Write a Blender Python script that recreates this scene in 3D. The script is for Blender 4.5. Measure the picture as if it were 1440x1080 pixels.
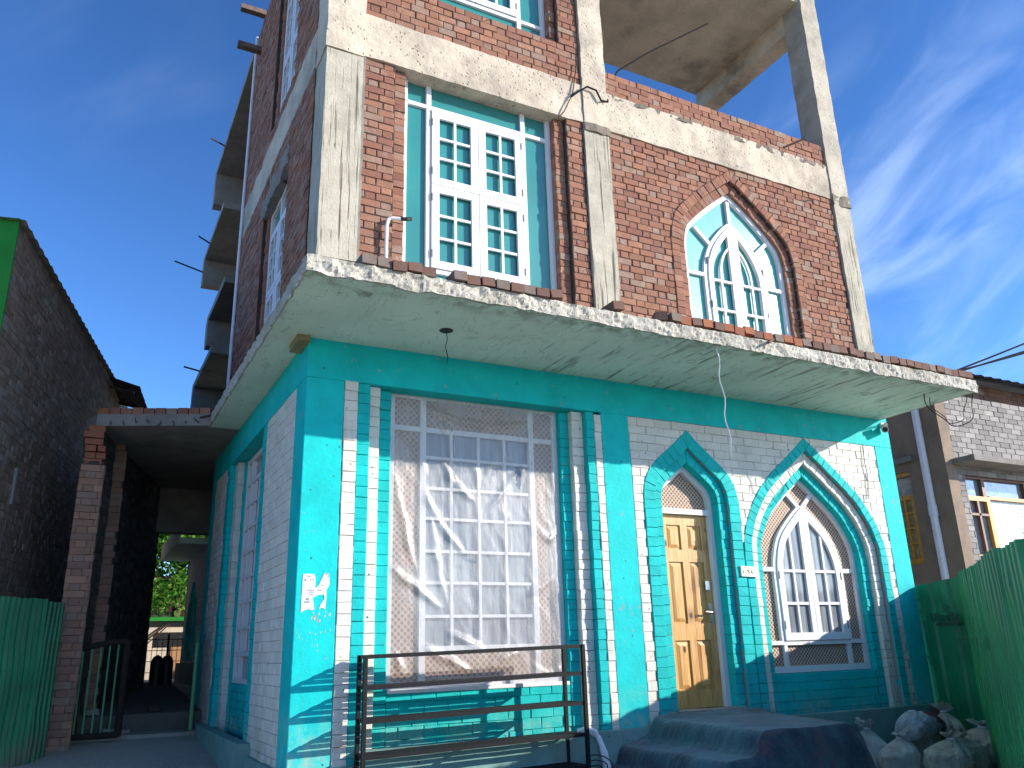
import bpy, math, random
from mathutils import Vector, Matrix, noise
from mathutils.geometry import tessellate_polygon
R = math.radians
random.seed(7)
for o in list(bpy.data.objects): bpy.data.objects.remove(o)
sc = bpy.context.scene
COL = sc.collection
# ------------------------------------------------------------------ camera
CAM = Vector((-1.6412, -7.0488, 1.2365)); YAW, PITCH, ROLL, FPX = 0.4867, 0.3129, -0.0279, 1153.88
fw = Vector((math.sin(YAW)*math.cos(PITCH), math.cos(YAW)*math.cos(PITCH), math.sin(PITCH)))
rt = Vector((math.cos(YAW), -math.sin(YAW), 0)); up = rt.cross(fw)
r2 = rt*math.cos(ROLL)+up*math.sin(ROLL); u2 = up*math.cos(ROLL)-rt*math.sin(ROLL)
cd = bpy.data.cameras.new('camera'); cam = bpy.data.objects.new('camera', cd); COL.objects.link(cam)
cd.sensor_width = 36; cd.lens = 36*FPX/1440; cd.clip_end = 6000; cd.clip_start = .05
M4 = Matrix.Identity(4)
for i in range(3):
    M4[i][0], M4[i][1], M4[i][2], M4[i][3] = r2[i], u2[i], -fw[i], CAM[i]
cam.matrix_world = M4
sc.camera = cam
# ------------------------------------------------------------------ light
LD = Vector((-2.06, 1.38, -0.917)).normalized()
SUN_EL = math.asin(-LD.z); SUN_ROT = math.atan2(-LD.x, -LD.y)
w = bpy.data.worlds.new('World'); sc.world = w; w.use_nodes = True
def sky_world():
    nt = w.node_tree; n = nt.nodes; L = nt.links; n.clear()
    sky = n.new('ShaderNodeTexSky'); sky.sky_type = 'NISHITA'; sky.sun_disc = False
    sky.sun_elevation = SUN_EL; sky.sun_rotation = SUN_ROT; sky.air_density = 1.0; sky.dust_density = 0.6; sky.ozone_density = 2.2; sky.altitude = 1600
    hs = n.new('ShaderNodeHueSaturation'); hs.inputs['Saturation'].default_value = 1.06; hs.inputs['Hue'].default_value = .4985; hs.inputs['Value'].default_value = 1.0
    def vm(op, a, v):
        k = n.new('ShaderNodeVectorMath'); k.operation = op; L.new(a, k.inputs[0]); k.inputs[1].default_value = v; return k.outputs[0]
    ga = n.new('ShaderNodeGamma'); ga.inputs['Gamma'].default_value = 1.30; L.new(vm('MULTIPLY', sky.outputs[0], (.22,)*3), ga.inputs['Color'])
    L.new(vm('MULTIPLY', ga.outputs[0], (3.5, 3.85, 4.5)), hs.inputs['Color'])
    tc = n.new('ShaderNodeTexCoord')
    c0 = Vector((.812, .484, .36)).normalized(); e1 = Vector((c0.y, -c0.x, 0)).normalized(); e2 = e1.cross(c0)
    ca, cb = e1*math.cos(R(28))+e2*math.sin(R(28)), e2*math.cos(R(28))-e1*math.sin(R(28)); mp = n.new('ShaderNodeCombineXYZ')
    for ix, (vec, k_) in enumerate(((ca, 3.2), (cb, 8.0), (c0, 2.0))):
        dn = n.new('ShaderNodeVectorMath'); dn.operation = 'DOT_PRODUCT'; dn.inputs[1].default_value = vec*k_; L.new(tc.outputs['Generated'], dn.inputs[0]); L.new(dn.outputs['Value'], mp.inputs[ix])
    nz = n.new('ShaderNodeTexNoise'); nz.inputs['Scale'].default_value = 1.5; nz.inputs['Detail'].default_value = 7; nz.inputs['Roughness'].default_value = .52; nz.inputs['Distortion'].default_value = .7
    L.new(mp.outputs[0], nz.inputs['Vector'])
    rp = n.new('ShaderNodeMapRange'); rp.interpolation_type = 'SMOOTHSTEP'; rp.inputs['From Min'].default_value = .38; rp.inputs['From Max'].default_value = .80
    L.new(nz.outputs['Fac'], rp.inputs['Value'])
    prev = None
    for d, lo, hi, amt in (((0.812, 0.484, 0.36), .945, .999, .21), ((0.78, 0.36, 0.5), .95, .999, .03), ((-0.03, 0.80, 0.60), .99, .999, .03), ((.62, -.62, .48), .55, .98, .75)):
        v = Vector(d).normalized()
        dp = n.new('ShaderNodeVectorMath'); dp.operation = 'DOT_PRODUCT'; dp.inputs[1].default_value = v
        L.new(tc.outputs['Generated'], dp.inputs[0])
        mr = n.new('ShaderNodeMapRange'); mr.interpolation_type = 'SMOOTHSTEP'; mr.inputs['From Min'].default_value = lo; mr.inputs['From Max'].default_value = hi; mr.inputs['To Max'].default_value = amt
        L.new(dp.outputs['Value'], mr.inputs['Value'])
        if prev is None: prev = mr.outputs[0]
        else:
            mx = n.new('ShaderNodeMath'); mx.operation = 'MAXIMUM'; L.new(prev, mx.inputs[0]); L.new(mr.outputs[0], mx.inputs[1]); prev = mx.outputs[0]
    mu = n.new('ShaderNodeMath'); mu.operation = 'MULTIPLY'; L.new(rp.outputs[0], mu.inputs[0]); L.new(prev, mu.inputs[1])
    mix = n.new('ShaderNodeMix'); mix.data_type = 'RGBA'; mix.inputs['B'].default_value = (6.6, 7.6, 9.2, 1)
    L.new(mu.outputs[0], mix.inputs['Factor']); L.new(hs.outputs[0], mix.inputs['A'])
    bg = n.new('ShaderNodeBackground'); bg.inputs['Strength'].default_value = 0.15
    L.new(mix.outputs['Result'], bg.inputs['Color'])
    out = n.new('ShaderNodeOutputWorld'); L.new(bg.outputs[0], out.inputs[0])
sky_world()
sd = bpy.data.lights.new('sun', 'SUN'); sd.energy = 3.9; sd.angle = R(.5); sd.color = (1, .93, .82)
sun = bpy.data.objects.new('sun', sd); COL.objects.link(sun)
sun.rotation_euler = LD.to_track_quat('-Z', 'Y').to_euler(); sun.location = (20, -14, 12)
vs = sc.view_settings; vs.view_transform = 'Standard'; vs.look = 'None'; vs.gamma = 1; vs.exposure = 1.02
sc.render.engine = 'CYCLES'; sc.cycles.max_bounces = 8; sc.cycles.transparent_max_bounces = 16
sc.render.resolution_x = 1024; sc.render.resolution_y = 768

# ------------------------------------------------------------------ node helpers / materials
class NT:
    def __init__(s, name):
        s.m = bpy.data.materials.new(name); s.m.use_nodes = True; s.t = s.m.node_tree; s.n = s.t.nodes; s.n.clear()
        s.out = s.n.new('ShaderNodeOutputMaterial'); s.b = s.n.new('ShaderNodeBsdfPrincipled'); s.link(s.b.outputs[0], s.out.inputs[0])
    def link(s, a, b): s.t.links.new(a, b)
    def put(s, inp, v):
        if hasattr(v, 'is_linked') or hasattr(v, 'links'): s.link(v, inp)
        else: inp.default_value = v
    def math(s, op, a, b=None, c=None, clamp=False):
        k = s.n.new('ShaderNodeMath'); k.operation = op; k.use_clamp = clamp
        for i, v in enumerate((a, b, c)):
            if v is not None: s.put(k.inputs[i], v)
        return k.outputs[0]
    def noise(s, vec, scale, detail=4, rough=.55, dist=0):
        k = s.n.new('ShaderNodeTexNoise'); k.inputs['Scale'].default_value = scale; k.inputs['Detail'].default_value = detail
        k.inputs['Roughness'].default_value = rough; k.inputs['Distortion'].default_value = dist
        if vec is not None: s.link(vec, k.inputs['Vector'])
        return k.outputs['Fac']
    def voro(s, vec, scale, feat='F1'):
        k = s.n.new('ShaderNodeTexVoronoi'); k.feature = feat; k.inputs['Scale'].default_value = scale
        s.link(vec, k.inputs['Vector']); return k.outputs['Distance']
    def map(s, v, a, b, c=0., d=1., smooth=True):
        k = s.n.new('ShaderNodeMapRange'); k.interpolation_type = 'SMOOTHSTEP' if smooth else 'LINEAR'
        s.put(k.inputs['Value'], v)
        for nm, x in (('From Min', a), ('From Max', b), ('To Min', c), ('To Max', d)): k.inputs[nm].default_value = x
        return k.outputs[0]
    def mix(s, f, a, b):
        k = s.n.new('ShaderNodeMix'); k.data_type = 'RGBA'
        s.put(k.inputs['Factor'], f); s.put(k.inputs['A'], col(a)); s.put(k.inputs['B'], col(b)); return k.outputs['Result']
    def obj(s):
        return s.n.new('ShaderNodeTexCoord').outputs['Object']
    def uv(s, name='UVMap'):
        k = s.n.new('ShaderNodeUVMap'); k.uv_map = name; return k.outputs[0]
    def scale(s, vec, v, rot=(0, 0, 0)):
        k = s.n.new('ShaderNodeMapping'); k.inputs['Scale'].default_value = v; k.inputs['Rotation'].default_value = rot
        s.link(vec, k.inputs['Vector']); return k.outputs[0]
    def sep(s, vec):
        k = s.n.new('ShaderNodeSeparateXYZ'); s.link(vec, k.inputs[0]); return k.outputs
    def bump(s, h, strength=.5, dist=.01):
        k = s.n.new('ShaderNodeBump'); k.inputs['Strength'].default_value = strength; k.inputs['Distance'].default_value = dist
        s.link(h, k.inputs['Height']); s.link(k.outputs[0], s.b.inputs['Normal'])
    def set(s, color=None, rough=None, metal=None, spec=None, **kw):
        if color is not None: s.put(s.b.inputs['Base Color'], col(color))
        if rough is not None: s.put(s.b.inputs['Roughness'], rough)
        if metal is not None: s.put(s.b.inputs['Metallic'], metal)
        if spec is not None: s.put(s.b.inputs['Specular IOR Level'], spec)
        return s.m
def col(c): return tuple(c)+(1,) if isinstance(c, tuple) and len(c) == 3 else c
def mul(c, k): return tuple(x*k for x in c)

def m_brick(name, c1, c2, dirt=(.25, .22, .18), dirt_amt=.35, bump=.6, white=.0):
    """brick bodies built as geometry: colour by per-brick random value in uv layer rnd"""
    t = NT(name); p = t.obj(); r = t.sep(t.uv('rnd'))[0]
    c = t.mix(t.map(r, 0, 1, smooth=False), c1, c2); rb = t.math('FRACT', t.math('MULTIPLY', r, 7.31)); c = t.mix(t.map(rb, .70, .92, 0, .75), c, mul(dirt, 1.25)); c = t.mix(t.map(t.math('FRACT', t.math('MULTIPLY', r, 17.7)), .82, .95, 0, .5), c, mul(c1, 1.35))
    c = t.mix(t.map(t.noise(p, 9, 5), .35, .75, 0, .5), c, mul(c1, .62))
    c = t.mix(t.map(t.noise(p, 2.3, 6, .65), .5, .8, 0, dirt_amt), c, dirt)
    if white: c = t.mix(t.map(t.noise(p, 5.5, 6, .7), .56, .74, 0, white), c, (.55, .50, .45))
    t.set(c, .92, spec=.25)
    g = t.noise(t.scale(p, (1, 1, 3.2), (0, .5, 0)), 34, 4, .6)
    t.bump(t.math('ADD', g, t.math('MULTIPLY', t.noise(p, 120, 2), .35)), bump, .006); return t.m
def m_paint(name, c, grime=(.25, .24, .2), gam=.3, chips=None, chip_amt=.0, bump=.35, rough=.75, low=None, rnd=False, mott=.12, lowz=(.3, 1.1)):
    t = NT(name); p = t.obj()
    cc = t.mix(t.map(t.noise(p, 3.2, 6, .62), .3, .75), mul(c, 1+mott), mul(c, 1-mott))
    if rnd: cc = t.mix(t.map(t.sep(t.uv('rnd'))[0], 0, 1, 0, .3, False), cc, mul(c, .72))
    st = t.noise(t.scale(p, (7, 7, .5)), 2.2, 6, .6)
    cc = t.mix(t.map(st, .55, .8, 0, gam*.7), cc, grime)
    cc = t.mix(t.map(t.noise(p, 1.3, 8, .68), .55, .78, 0, gam), cc, grime)
    if low:
        z = t.sep(p)[2]
        f = t.math('MULTIPLY', t.map(z, lowz[0], lowz[1], 1, 0), t.map(t.noise(p, 4, 7, .7), .42, .66, 0, .85)); cc = t.mix(f, cc, low)
    if chips:
        n1 = t.noise(p, 13, 5, .6); n2 = t.noise(p, 2.0, 3, .6)
        f = t.math('MULTIPLY', t.map(n1, .65-chip_amt, .70-chip_amt), t.map(n2, .5, .56)); cc = t.mix(f, cc, chips)
        sp = t.math('MULTIPLY', t.map(t.voro(t.scale(p, (1, 1, 1)), 7.5), .055, .075, 1, 0), t.map(t.noise(p, 1.1, 2), .46, .5)); cc = t.mix(sp, cc, (.04, .07, .07))
    t.set(cc, rough, spec=.2)
    t.bump(t.math('ADD', t.noise(p, 22, 5, .65), t.math('MULTIPLY', t.noise(p, 130, 2), .3)), bump, .006); return t.m
def m_conc(name, c, dark=(.12, .11, .095), amt=.5, streak=0., bump=.6, scale=1., holes=.0, line=0., low=.5):
    t = NT(name); p = t.obj()
    cc = t.mix(t.map(t.noise(p, 2.6*scale, 8, .68), .32, .72), mul(c, 1.12), mul(c, .8))
    cc = t.mix(t.map(t.noise(p, 1.1*scale, 7, .7), low, low+.22, 0, amt), cc, dark)
    cc = t.mix(t.map(t.noise(p, 38*scale, 3, .6), .58, .74, 0, amt*.7), cc, dark)
    h = t.noise(p, 30*scale, 6, .7)
    if streak:
        s = t.noise(t.scale(p, (16, 16, .35)), 2.4, 4, .55)
        sm = t.math('MULTIPLY', t.map(s, .55, .64), t.map(t.noise(p, 1.6, 3), .36, .62))
        cc = t.mix(t.math('MULTIPLY', sm, streak), cc, mul(dark, .8)); h = t.math('SUBTRACT', h, t.math('MULTIPLY', sm, 1.2))
    if holes:
        v = t.map(t.voro(p, 24*scale), .1, .24, 1, 0); v = t.math('MULTIPLY', v, t.map(t.noise(p, 3.4*scale, 4), .42, .58))
        cc = t.mix(t.math('MULTIPLY', v, holes), cc, mul(dark, .4)); h = t.math('SUBTRACT', h, t.math('MULTIPLY', v, 2))
    t.set(cc, .93, spec=.2); t.bump(h, bump, .014); return t.m
def m_plain(name, c, rough=.5, metal=0., spec=.4, var=.1, bump=.0, sc_=14):
    t = NT(name); p = t.obj()
    cc = t.mix(t.map(t.noise(p, sc_, 5, .6), .3, .7), mul(c, 1+var), mul(c, 1-var))
    t.set(cc, rough, metal, spec)
    if bump: t.bump(t.noise(p, sc_*3, 4), bump, .005)
    return t.m
def m_teal_glass(name='teal_reflective_glass', k=1.):
    t = NT(name); p = t.obj()
    c = t.mix(t.map(t.noise(p, .9, 3), .3, .7), mul((.022, .19, .18), k), mul((.03, .235, .215), k))
    c = t.mix(t.map(t.noise(p, 5, 6, .7), .58, .8, 0, .3), c, (.14, .36, .33))
    t.set(c, .27, 0, .7); t.bump(t.noise(p, .9, 2), .12, .02)
    t.b.inputs['Coat Weight'].default_value = .35; t.b.inputs['Coat Roughness'].default_value = .14; return t.m
def m_dots(name, ground, dot, pitch, rad, soft=.006):
    t = NT(name); s = t.sep(t.uv()); p = t.obj()
    a = t.math('ADD', s[0], s[1]); b = t.math('SUBTRACT', s[0], s[1])
    def tri(v):
        f = t.math('FRACT', t.math('DIVIDE', v, pitch)); return t.math('MULTIPLY', t.math('SUBTRACT', f, .5), pitch)
    fa, fb = tri(a), tri(b)
    d = t.math('SQRT', t.math('ADD', t.math('MULTIPLY', fa, fa), t.math('MULTIPLY', fb, fb)))
    m = t.map(d, rad-soft, rad+soft, 1, 0)
    c = t.mix(m, ground, dot); c = t.mix(t.map(t.noise(p, 6, 5), .45, .8, 0, .3), c, mul(ground, .6))
    t.set(c, .7); t.bump(t.math('MULTIPLY', m, -1.), .5, .006); return t.m
def m_wood():
    t = NT('knotty_pine'); p = t.obj()
    g = t.noise(t.scale(p, (9, 9, .55)), 5, 6, .6, .6); v = t.voro(t.scale(p, (1.5, 1, .8)), 3.2)
    c = t.mix(t.map(g, .3, .7), (.70, .395, .14), (.48, .23, .066))
    c = t.mix(t.map(t.noise(t.scale(p, (2.5, 1, .5)), 2.1, 4, .6, .8), .56, .74, 0, .55), c, (.22, .075, .02))
    v2 = t.voro(t.scale(p, (1.2, 1, .9), (0, .3, 0)), 2.1); c = t.mix(t.map(v2, .05, .24, .65, 0), c, (.26, .10, .03)); c = t.mix(t.map(v, .06, .12, 1, 0), c, (.06, .018, .008)); c = t.mix(t.map(v2, .04, .09, 1, 0), c, (.05, .016, .008))
    t.set(c, .42, spec=.45); t.bump(g, .12, .004); return t.m
def m_plastic():
    t = NT('clear_plastic_film'); p = t.obj()
    tr = t.n.new('ShaderNodeBsdfTransparent'); tr.inputs[0].default_value = (.95, .95, .95, 1)
    gl = t.n.new('ShaderNodeBsdfGlossy'); gl.inputs['Roughness'].default_value = .42; gl.inputs[0].default_value = (.8, .8, .82, 1)
    tl = t.n.new('ShaderNodeBsdfDiffuse'); tl.inputs[0].default_value = (.60, .59, .59, 1)
    bm_ = t.n.new('ShaderNodeBump'); bm_.inputs['Strength'].default_value = .35; bm_.inputs['Distance'].default_value = .02
    hh = t.math('ADD', t.noise(t.scale(p, (4.5, 1, 1.6), (0, .55, 0)), 3.2, 6, .6, .3), t.math('MULTIPLY', t.noise(p, 40, 4), .18))
    t.link(hh, bm_.inputs['Height'])
    t.link(bm_.outputs[0], gl.inputs['Normal']); t.link(bm_.outputs[0], tl.inputs['Normal'])
    m1 = t.n.new('ShaderNodeMixShader'); m1.inputs[0].default_value = .8; t.link(gl.outputs[0], m1.inputs[1]); t.link(tl.outputs[0], m1.inputs[2])
    ge = t.n.new('ShaderNodeNewGeometry'); dp = t.n.new('ShaderNodeVectorMath'); dp.operation = 'DOT_PRODUCT'; dp.inputs[1].default_value = (0, 1, 0); t.link(ge.outputs['Normal'], dp.inputs[0])
    steep = t.map(t.math('ABSOLUTE', dp.outputs['Value']), .55, .985, .5, 0)
    st = t.map(t.noise(t.scale(p, (9, 1, 1.3), (0, .5, 0)), 2.4, 6, .65, .2), .52, .75, 0, .16)
    f = t.math('ADD', t.math('ADD', steep, st), t.map(t.noise(p, 1.4, 4), .35, .7, .26, .38), None, True)
    m2 = t.n.new('ShaderNodeMixShader'); t.link(f, m2.inputs[0]); t.link(tr.outputs[0], m2.inputs[1]); t.link(m1.outputs[0], m2.inputs[2])
    t.link(m2.outputs[0], t.out.inputs[0]); return t.m
def m_leaf(name, c1, c2):
    t = NT(name); r = t.sep(t.uv('rnd'))[0]
    t.set(t.mix(r, c1, c2), .55, spec=.3)
    t.b.inputs['Transmission Weight'].default_value = 0.0
    tl = t.n.new('ShaderNodeBsdfTranslucent'); t.link(t.mix(r, mul(c1, 1.6), mul(c2, 1.6)), tl.inputs[0])
    ms = t.n.new('ShaderNodeMixShader'); ms.inputs[0].default_value = .35; t.link(t.b.outputs[0], ms.inputs[1]); t.link(tl.outputs[0], ms.inputs[2]); t.link(ms.outputs[0], t.out.inputs[0]); return t.m
def m_ground():
    t = NT('dusty_ground'); p = t.obj()
    c = t.mix(t.map(t.noise(p, .6, 8, .65), .3, .7), (.46, .41, .34), (.34, .30, .25))
    c = t.mix(t.map(t.voro(p, 26), .12, .3, .5, 0), c, (.38, .35, .31)); t.set(c, .95, spec=.15)
    t.bump(t.math('ADD', t.noise(p, 9, 7, .7), t.math('MULTIPLY', t.voro(p, 30), -.5)), .7, .03); return t.m
def m_soffit():
    t = NT('soffit_plaster'); p = t.obj()
    base = (.62, .76, .64)
    c = t.mix(t.map(t.noise(p, 1.2, 6, .6), .35, .7), base, mul(base, .86))
    st = t.noise(t.scale(p, (6, .55, 1), (0, 0, -.28)), 2.6, 6, .62)
    s = t.sep(p); xm = t.map(s[0], .9, 3.2)
    c = t.mix(t.math('MULTIPLY', t.map(st, .54, .68, 0, .85), xm), c, (.13, .14, .12))
    c = t.mix(t.math('MULTIPLY', t.map(t.noise(p, 3.3, 7, .7), .60, .68, 0, .7), t.map(t.noise(p, .8, 2), .5, .6)), c, (.17, .18, .13))
    fr = t.math('MULTIPLY', t.map(s[1], -1.38, -1.05, 1, 0), t.map(t.noise(p, 6, 7, .7), .44, .62, 0, .8)); c = t.mix(fr, c, (.15, .17, .10))
    lk = t.noise(t.scale(p, (1.2, .5, 1), (0, 0, -.5)), 2.2, 5, .6, 1.5)
    c = t.mix(t.map(t.math('ABSOLUTE', t.math('SUBTRACT', lk, .52)), .0, .007, .55, 0), c, (.16, .18, .14))
    t.set(c, .75, spec=.25); t.bump(t.noise(p, 16, 6), .25, .008); return t.m
TEALC = (.003, .48, .475)
TEAL = m_paint('teal_wall_paint', TEALC, (.05, .25, .24), .26, (.27, .30, .28),   .045, .7, .7, low=(.36, .45, .36), lowz=(.45, 1.05))
TEALB = m_paint('teal_painted_brick', (.003, .45, .44), (.05, .22, .20), .30, (.10, .30, .28), .01, .9, .7, rnd=True, low=(.33, .42, .35), lowz=(.45, .9))
WHITEB = m_paint('white_painted_brick', (.66, .63, .565), (.34, .32, .27),   .50, (.36, .33, .28), .02, .9, .6, rnd=True, mott=.10, low=(.45, .36, .24), lowz=(.4, 1.0))
WHITEW = m_paint('white_window_paint', (.70, .685, .70), (.45, .42, .4), .16, None, 0, .08, .35, mott=.04)
GROOVE = m_plain('grime_joint', (.27, .26, .24), .9)
GROOVET = m_plain('teal_joint', (.008, .27, .26), .8)
RED = m_brick('red_brick', (.34, .165, .105), (.235, .105, .075), (.26, .195, .15), .5, 1.3, .4)
REDO = m_brick('orange_brick', (.36, .135, .07), (.26, .09, .055), (.2, .13, .1), .4, .8)
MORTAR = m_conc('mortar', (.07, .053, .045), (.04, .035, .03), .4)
CONC = m_conc('cast_concrete', (.47, .42, .34), (.17, .15, .12), .5, 0, .7, holes=.3)
CONCB = m_conc('beam_concrete', (.57, .485, .38), (.19, .16, .13), .6, 0, .9, .7, holes=.22, low=.47)
CONCS = m_conc('board_marked_concrete', (.45, .41, .325), (.12, .11, .095), .4, .9, .7)
RUBBLE = m_conc('rough_fascia', (.50, .47, .40), (.17, .155, .125), .6, 0, 1., 1.2, holes=.5, low=.46)
CEIL = m_conc('raw_ceiling', (.66, .56, .43), (.16, .14, .115), .7, 0, .4, .8)
DARKC = m_conc('weathered_shaded_concrete', (.24, .22, .195), (.07, .065, .06), .5, 0, .6)
PLINTH = m_paint('plinth_cement', (.17, .30, .28), (.12, .12, .10), .5, (.22, .24, .2), .03, .6, .8)
SOFFIT = m_soffit()
GLASS = m_teal_glass()
JALI = m_dots('pierced_lattice', (.54, .385, .295), (.14, .085, .058), .050, .0185, .003)
JALI2 = m_dots('dotted_screen', (.46, .31, .22), (.19, .105, .07), .062, .022, .005)
WOOD = m_wood()
PLASTIC = m_plastic()
def m_grey_glass():
    t = NT('grey_curtain_glass'); p = t.obj()
    f = t.noise(t.scale(p, (7, 7, .5)), 2.5, 4, .5, .5)
    t.set(t.mix(t.map(f, .3, .7), (.16, .175, .20), (.32, .34, .36)), .12, 0, .5); return t.m
GREYG = m_grey_glass()
METAL = m_plain('black_painted_steel', (.009, .009, .011), .6, .0, .2, .35, .15, 40)
CABLE = m_plain('black_cable', (.010, .010, .010), .85, 0, .15)
STEEL = m_plain('rusty_rebar', (.09, .055, .04), .7, .5, .4, .4)
def m_sheet(name, c):
    t = NT(name); p = t.obj(); z = t.sep(p)[2]
    cc = t.mix(t.map(t.noise(p, 1.6, 5, .6), .32, .7), mul(c, 1.25), mul(c, .72))
    cc = t.mix(t.map(t.noise(t.scale(p, (9, 9, .5)), 2.6, 5, .6), .56, .74, 0, .5), cc, (.10, .20, .13))
    cc = t.mix(t.math('MULTIPLY', t.map(z, .0, .55, 1, 0), t.map(t.noise(p, 4, 6, .7), .38, .62, .1, .8)), cc, (.14, .115, .085))
    cc = t.mix(t.map(t.noise(p, 30, 3), .68, .72, 0, .6), cc, (.15, .07, .035))
    t.set(cc, .45, spec=.4); t.bump(t.noise(p, 2.4, 3), .35, .03); return t.m
GREEN = m_sheet('green_coated_sheet', (.006, .235, .065)); GREEND = m_sheet('green_coated_sheet_dull', (.006, .15, .062))
GATEG = m_plain('gate_green_bar', (.10, .30, .13), .5)
GATEB = m_plain('gate_frame_brown', (.03, .024, .02), .8, 0, .15)
INK = m_plain('print_ink', (.008, .06, .035), .5)
BLACK = m_plain('black_rubber', (.012, .012, .013), .5)
PAPER = m_paint('paper', (.60, .59, .58), (.42, .42, .42), .3, None, 0, .1, .8, mott=.03)
PLATE = m_plain('cream_plate', (.78, .74, .58), .5)
PVC = m_plain('white_pvc', (.74, .72, .76), .35, 0, .5, .06)
GREENW = m_paint('green_wall_paint', (.02, .21, .03), (.05, .2, .04), .2, None, 0, .3, .6)
GROUND = m_ground()
PAVE = m_conc('cement_floor', (.33, .30, .26), (.10, .09, .08), .5, 0, .5)

# ------------------------------------------------------------------ mesh helpers
ORG = {}
class MB:
    def __init__(s): s.v = []; s.f = []; s.m = []; s.uv = []; s.r = []
    def face(s, pts, mi=0, uv=None, r=None):
        k = len(s.v); s.v += [Vector(p) for p in pts]; s.f.append(tuple(range(k, k+len(pts)))); s.m.append(mi); s.uv.append(uv)
        s.r.append(random.random() if r is None else r)
    def box(s, x0, x1, y0, y1, z0, z1, mi=0, T=None, r=None):
        r = random.random() if r is None else r
        P = [Vector((x, y, z)) for x in (x0, x1) for y in (y0, y1) for z in (z0, z1)]
        if T: P = [T(p) for p in P]
        for q in ((0, 1, 3, 2), (4, 6, 7, 5), (0, 4, 5, 1), (2, 3, 7, 6), (0, 2, 6, 4), (1, 5, 7, 3)): s.face([P[i] for i in q], mi, None, r)
    def mbox(s, M, a0, a1, b0, b1, n0, n1, mi=0, r=None):
        s.box(a0, a1, b0, b1, n0, n1, mi, lambda p: M(p.x, p.y, p.z), r)
    def plate(s, M, outer, holes, n0, n1, mi=0, back=True):
        """flat polygon with holes, front at n1, going back to n0"""
        loops = [outer]+list(holes); pts = [p for l in loops for p in l]
        tri = tessellate_polygon([[Vector((p[0], p[1], 0)) for p in l] for l in loops])
        r = random.random()
        for t in tri: s.face([M(*pts[i], n1) for i in t], mi, None, r)
        if back:
            for t in tri: s.face([M(*pts[i], n0) for i in reversed(t)], mi, None, r)
        for l in loops:
            for i in range(len(l)):
                a, b = l[i], l[(i+1) % len(l)]
                s.face([M(*a, n0), M(*b, n0), M(*b, n1), M(*a, n1)], mi, None, r)
    def tube(s, pts, rad, n=6, mi=0, caps=True):
        pts = [Vector(p) for p in pts]; rings = []
        rad = rad if isinstance(rad, (list, tuple)) else [rad]*len(pts)
        ref = Vector((0, 0, 1))
        for i, p in enumerate(pts):
            d = (pts[min(i+1, len(pts)-1)]-pts[max(i-1, 0)]).normalized()
            if abs(d.dot(ref)) > .95: ref = Vector((1, 0, 0)) if abs(d.x) < .9 else Vector((0, 1, 0))
            a = d.cross(ref).normalized(); b = a.cross(d)
            rings.append([p+(a*math.cos(2*math.pi*k/n)+b*math.sin(2*math.pi*k/n))*rad[i] for k in range(n)])
        for i in range(len(rings)-1):
            for k in range(n):
                s.face([rings[i][k], rings[i][(k+1) % n], rings[i+1][(k+1) % n], rings[i+1][k]], mi, None, .5)
        if caps: s.face(rings[0][::-1], mi, None, .5); s.face(rings[-1], mi, None, .5)
    def grid(s, P, mi=0, closed=False):
        for i in range(len(P)-1):
            for j in range(len(P[0])-1):
                s.face([P[i][j], P[i+1][j], P[i+1][j+1], P[i][j+1]], mi, None, .5)
    def build(s, name, mats, parent=None, smooth=False, bevel=0, weld=False):
        org = ORG.get(parent.name, Vector((0, 0, 0))) if parent else Vector((0, 0, 0))
        me = bpy.data.meshes.new(name)
        me.from_pydata([tuple(v-org) for v in s.v], [], s.f)
        mats = mats if isinstance(mats, (list, tuple)) else [mats]
        for m in mats: me.materials.append(m)
        u = me.uv_layers.new(name='UVMap').data; rn = me.uv_layers.new(name='rnd').data
        for p in me.polygons:
            p.material_index = s.m[p.index]; e = s.uv[p.index]; n = p.normal; p.use_smooth = smooth
            for q, li in enumerate(p.loop_indices):
                if e: u[li].uv = e[q]
                else:
                    c = s.v[me.loops[li].vertex_index]
                    u[li].uv = (c.y, c.z) if abs(n.x) > max(abs(n.y), abs(n.z)) else ((c.x, c.z) if abs(n.y) >= abs(n.z) else (c.x, c.y))
                rn[li].uv = (s.r[p.index], .5)
        o = bpy.data.objects.new(name, me); COL.objects.link(o)
        if smooth or weld or bevel:
            import bmesh
            b = bmesh.new(); b.from_mesh(me); bmesh.ops.remove_doubles(b, verts=b.verts, dist=1e-5)
            bmesh.ops.recalc_face_normals(b, faces=b.faces)
            b.to_mesh(me); b.free()
        if bevel:
            md = o.modifiers.new('bevel', 'BEVEL'); md.width = bevel; md.segments = 2; md.limit_method = 'ANGLE'; md.angle_limit = R(40)
        if parent: o.parent = parent; ORG[o.name] = org
        return o
def thing(name, label, cat, loc=(0, 0, 0), group=None):
    o = bpy.data.objects.new(name, None); COL.objects.link(o); o.location = loc; o.empty_display_size = .2
    ORG[o.name] = Vector(loc); return tag(o, label, cat, group)
def tag(o, label, cat, group=None):
    o['label'] = label; o['category'] = cat
    if group: o['group'] = group
    return o
def struct(o, kind='structure'): o['kind'] = kind; return o
def F(a, b, n): return Vector((a, -n, b))          # front facade: a=x, b=z, n outward
def S(a, b, n): return Vector((-n, a, b))          # left side: a=y, b=z, n outward
def shift(M, dn): return lambda a, b, n: M(a, b, n+dn)
def rect(a0, a1, b0, b1): return [(a0, b0), (a1, b0), (a1, b1), (a0, b1)]
def inpoly(p, poly):
    x, y = p; c = False
    for i in range(len(poly)):
        (x1, y1), (x2, y2) = poly[i], poly[i-1]
        if (y1 > y) != (y2 > y) and x < (x2-x1)*(y-y1)/(y2-y1)+x1: c = not c
    return c
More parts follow.
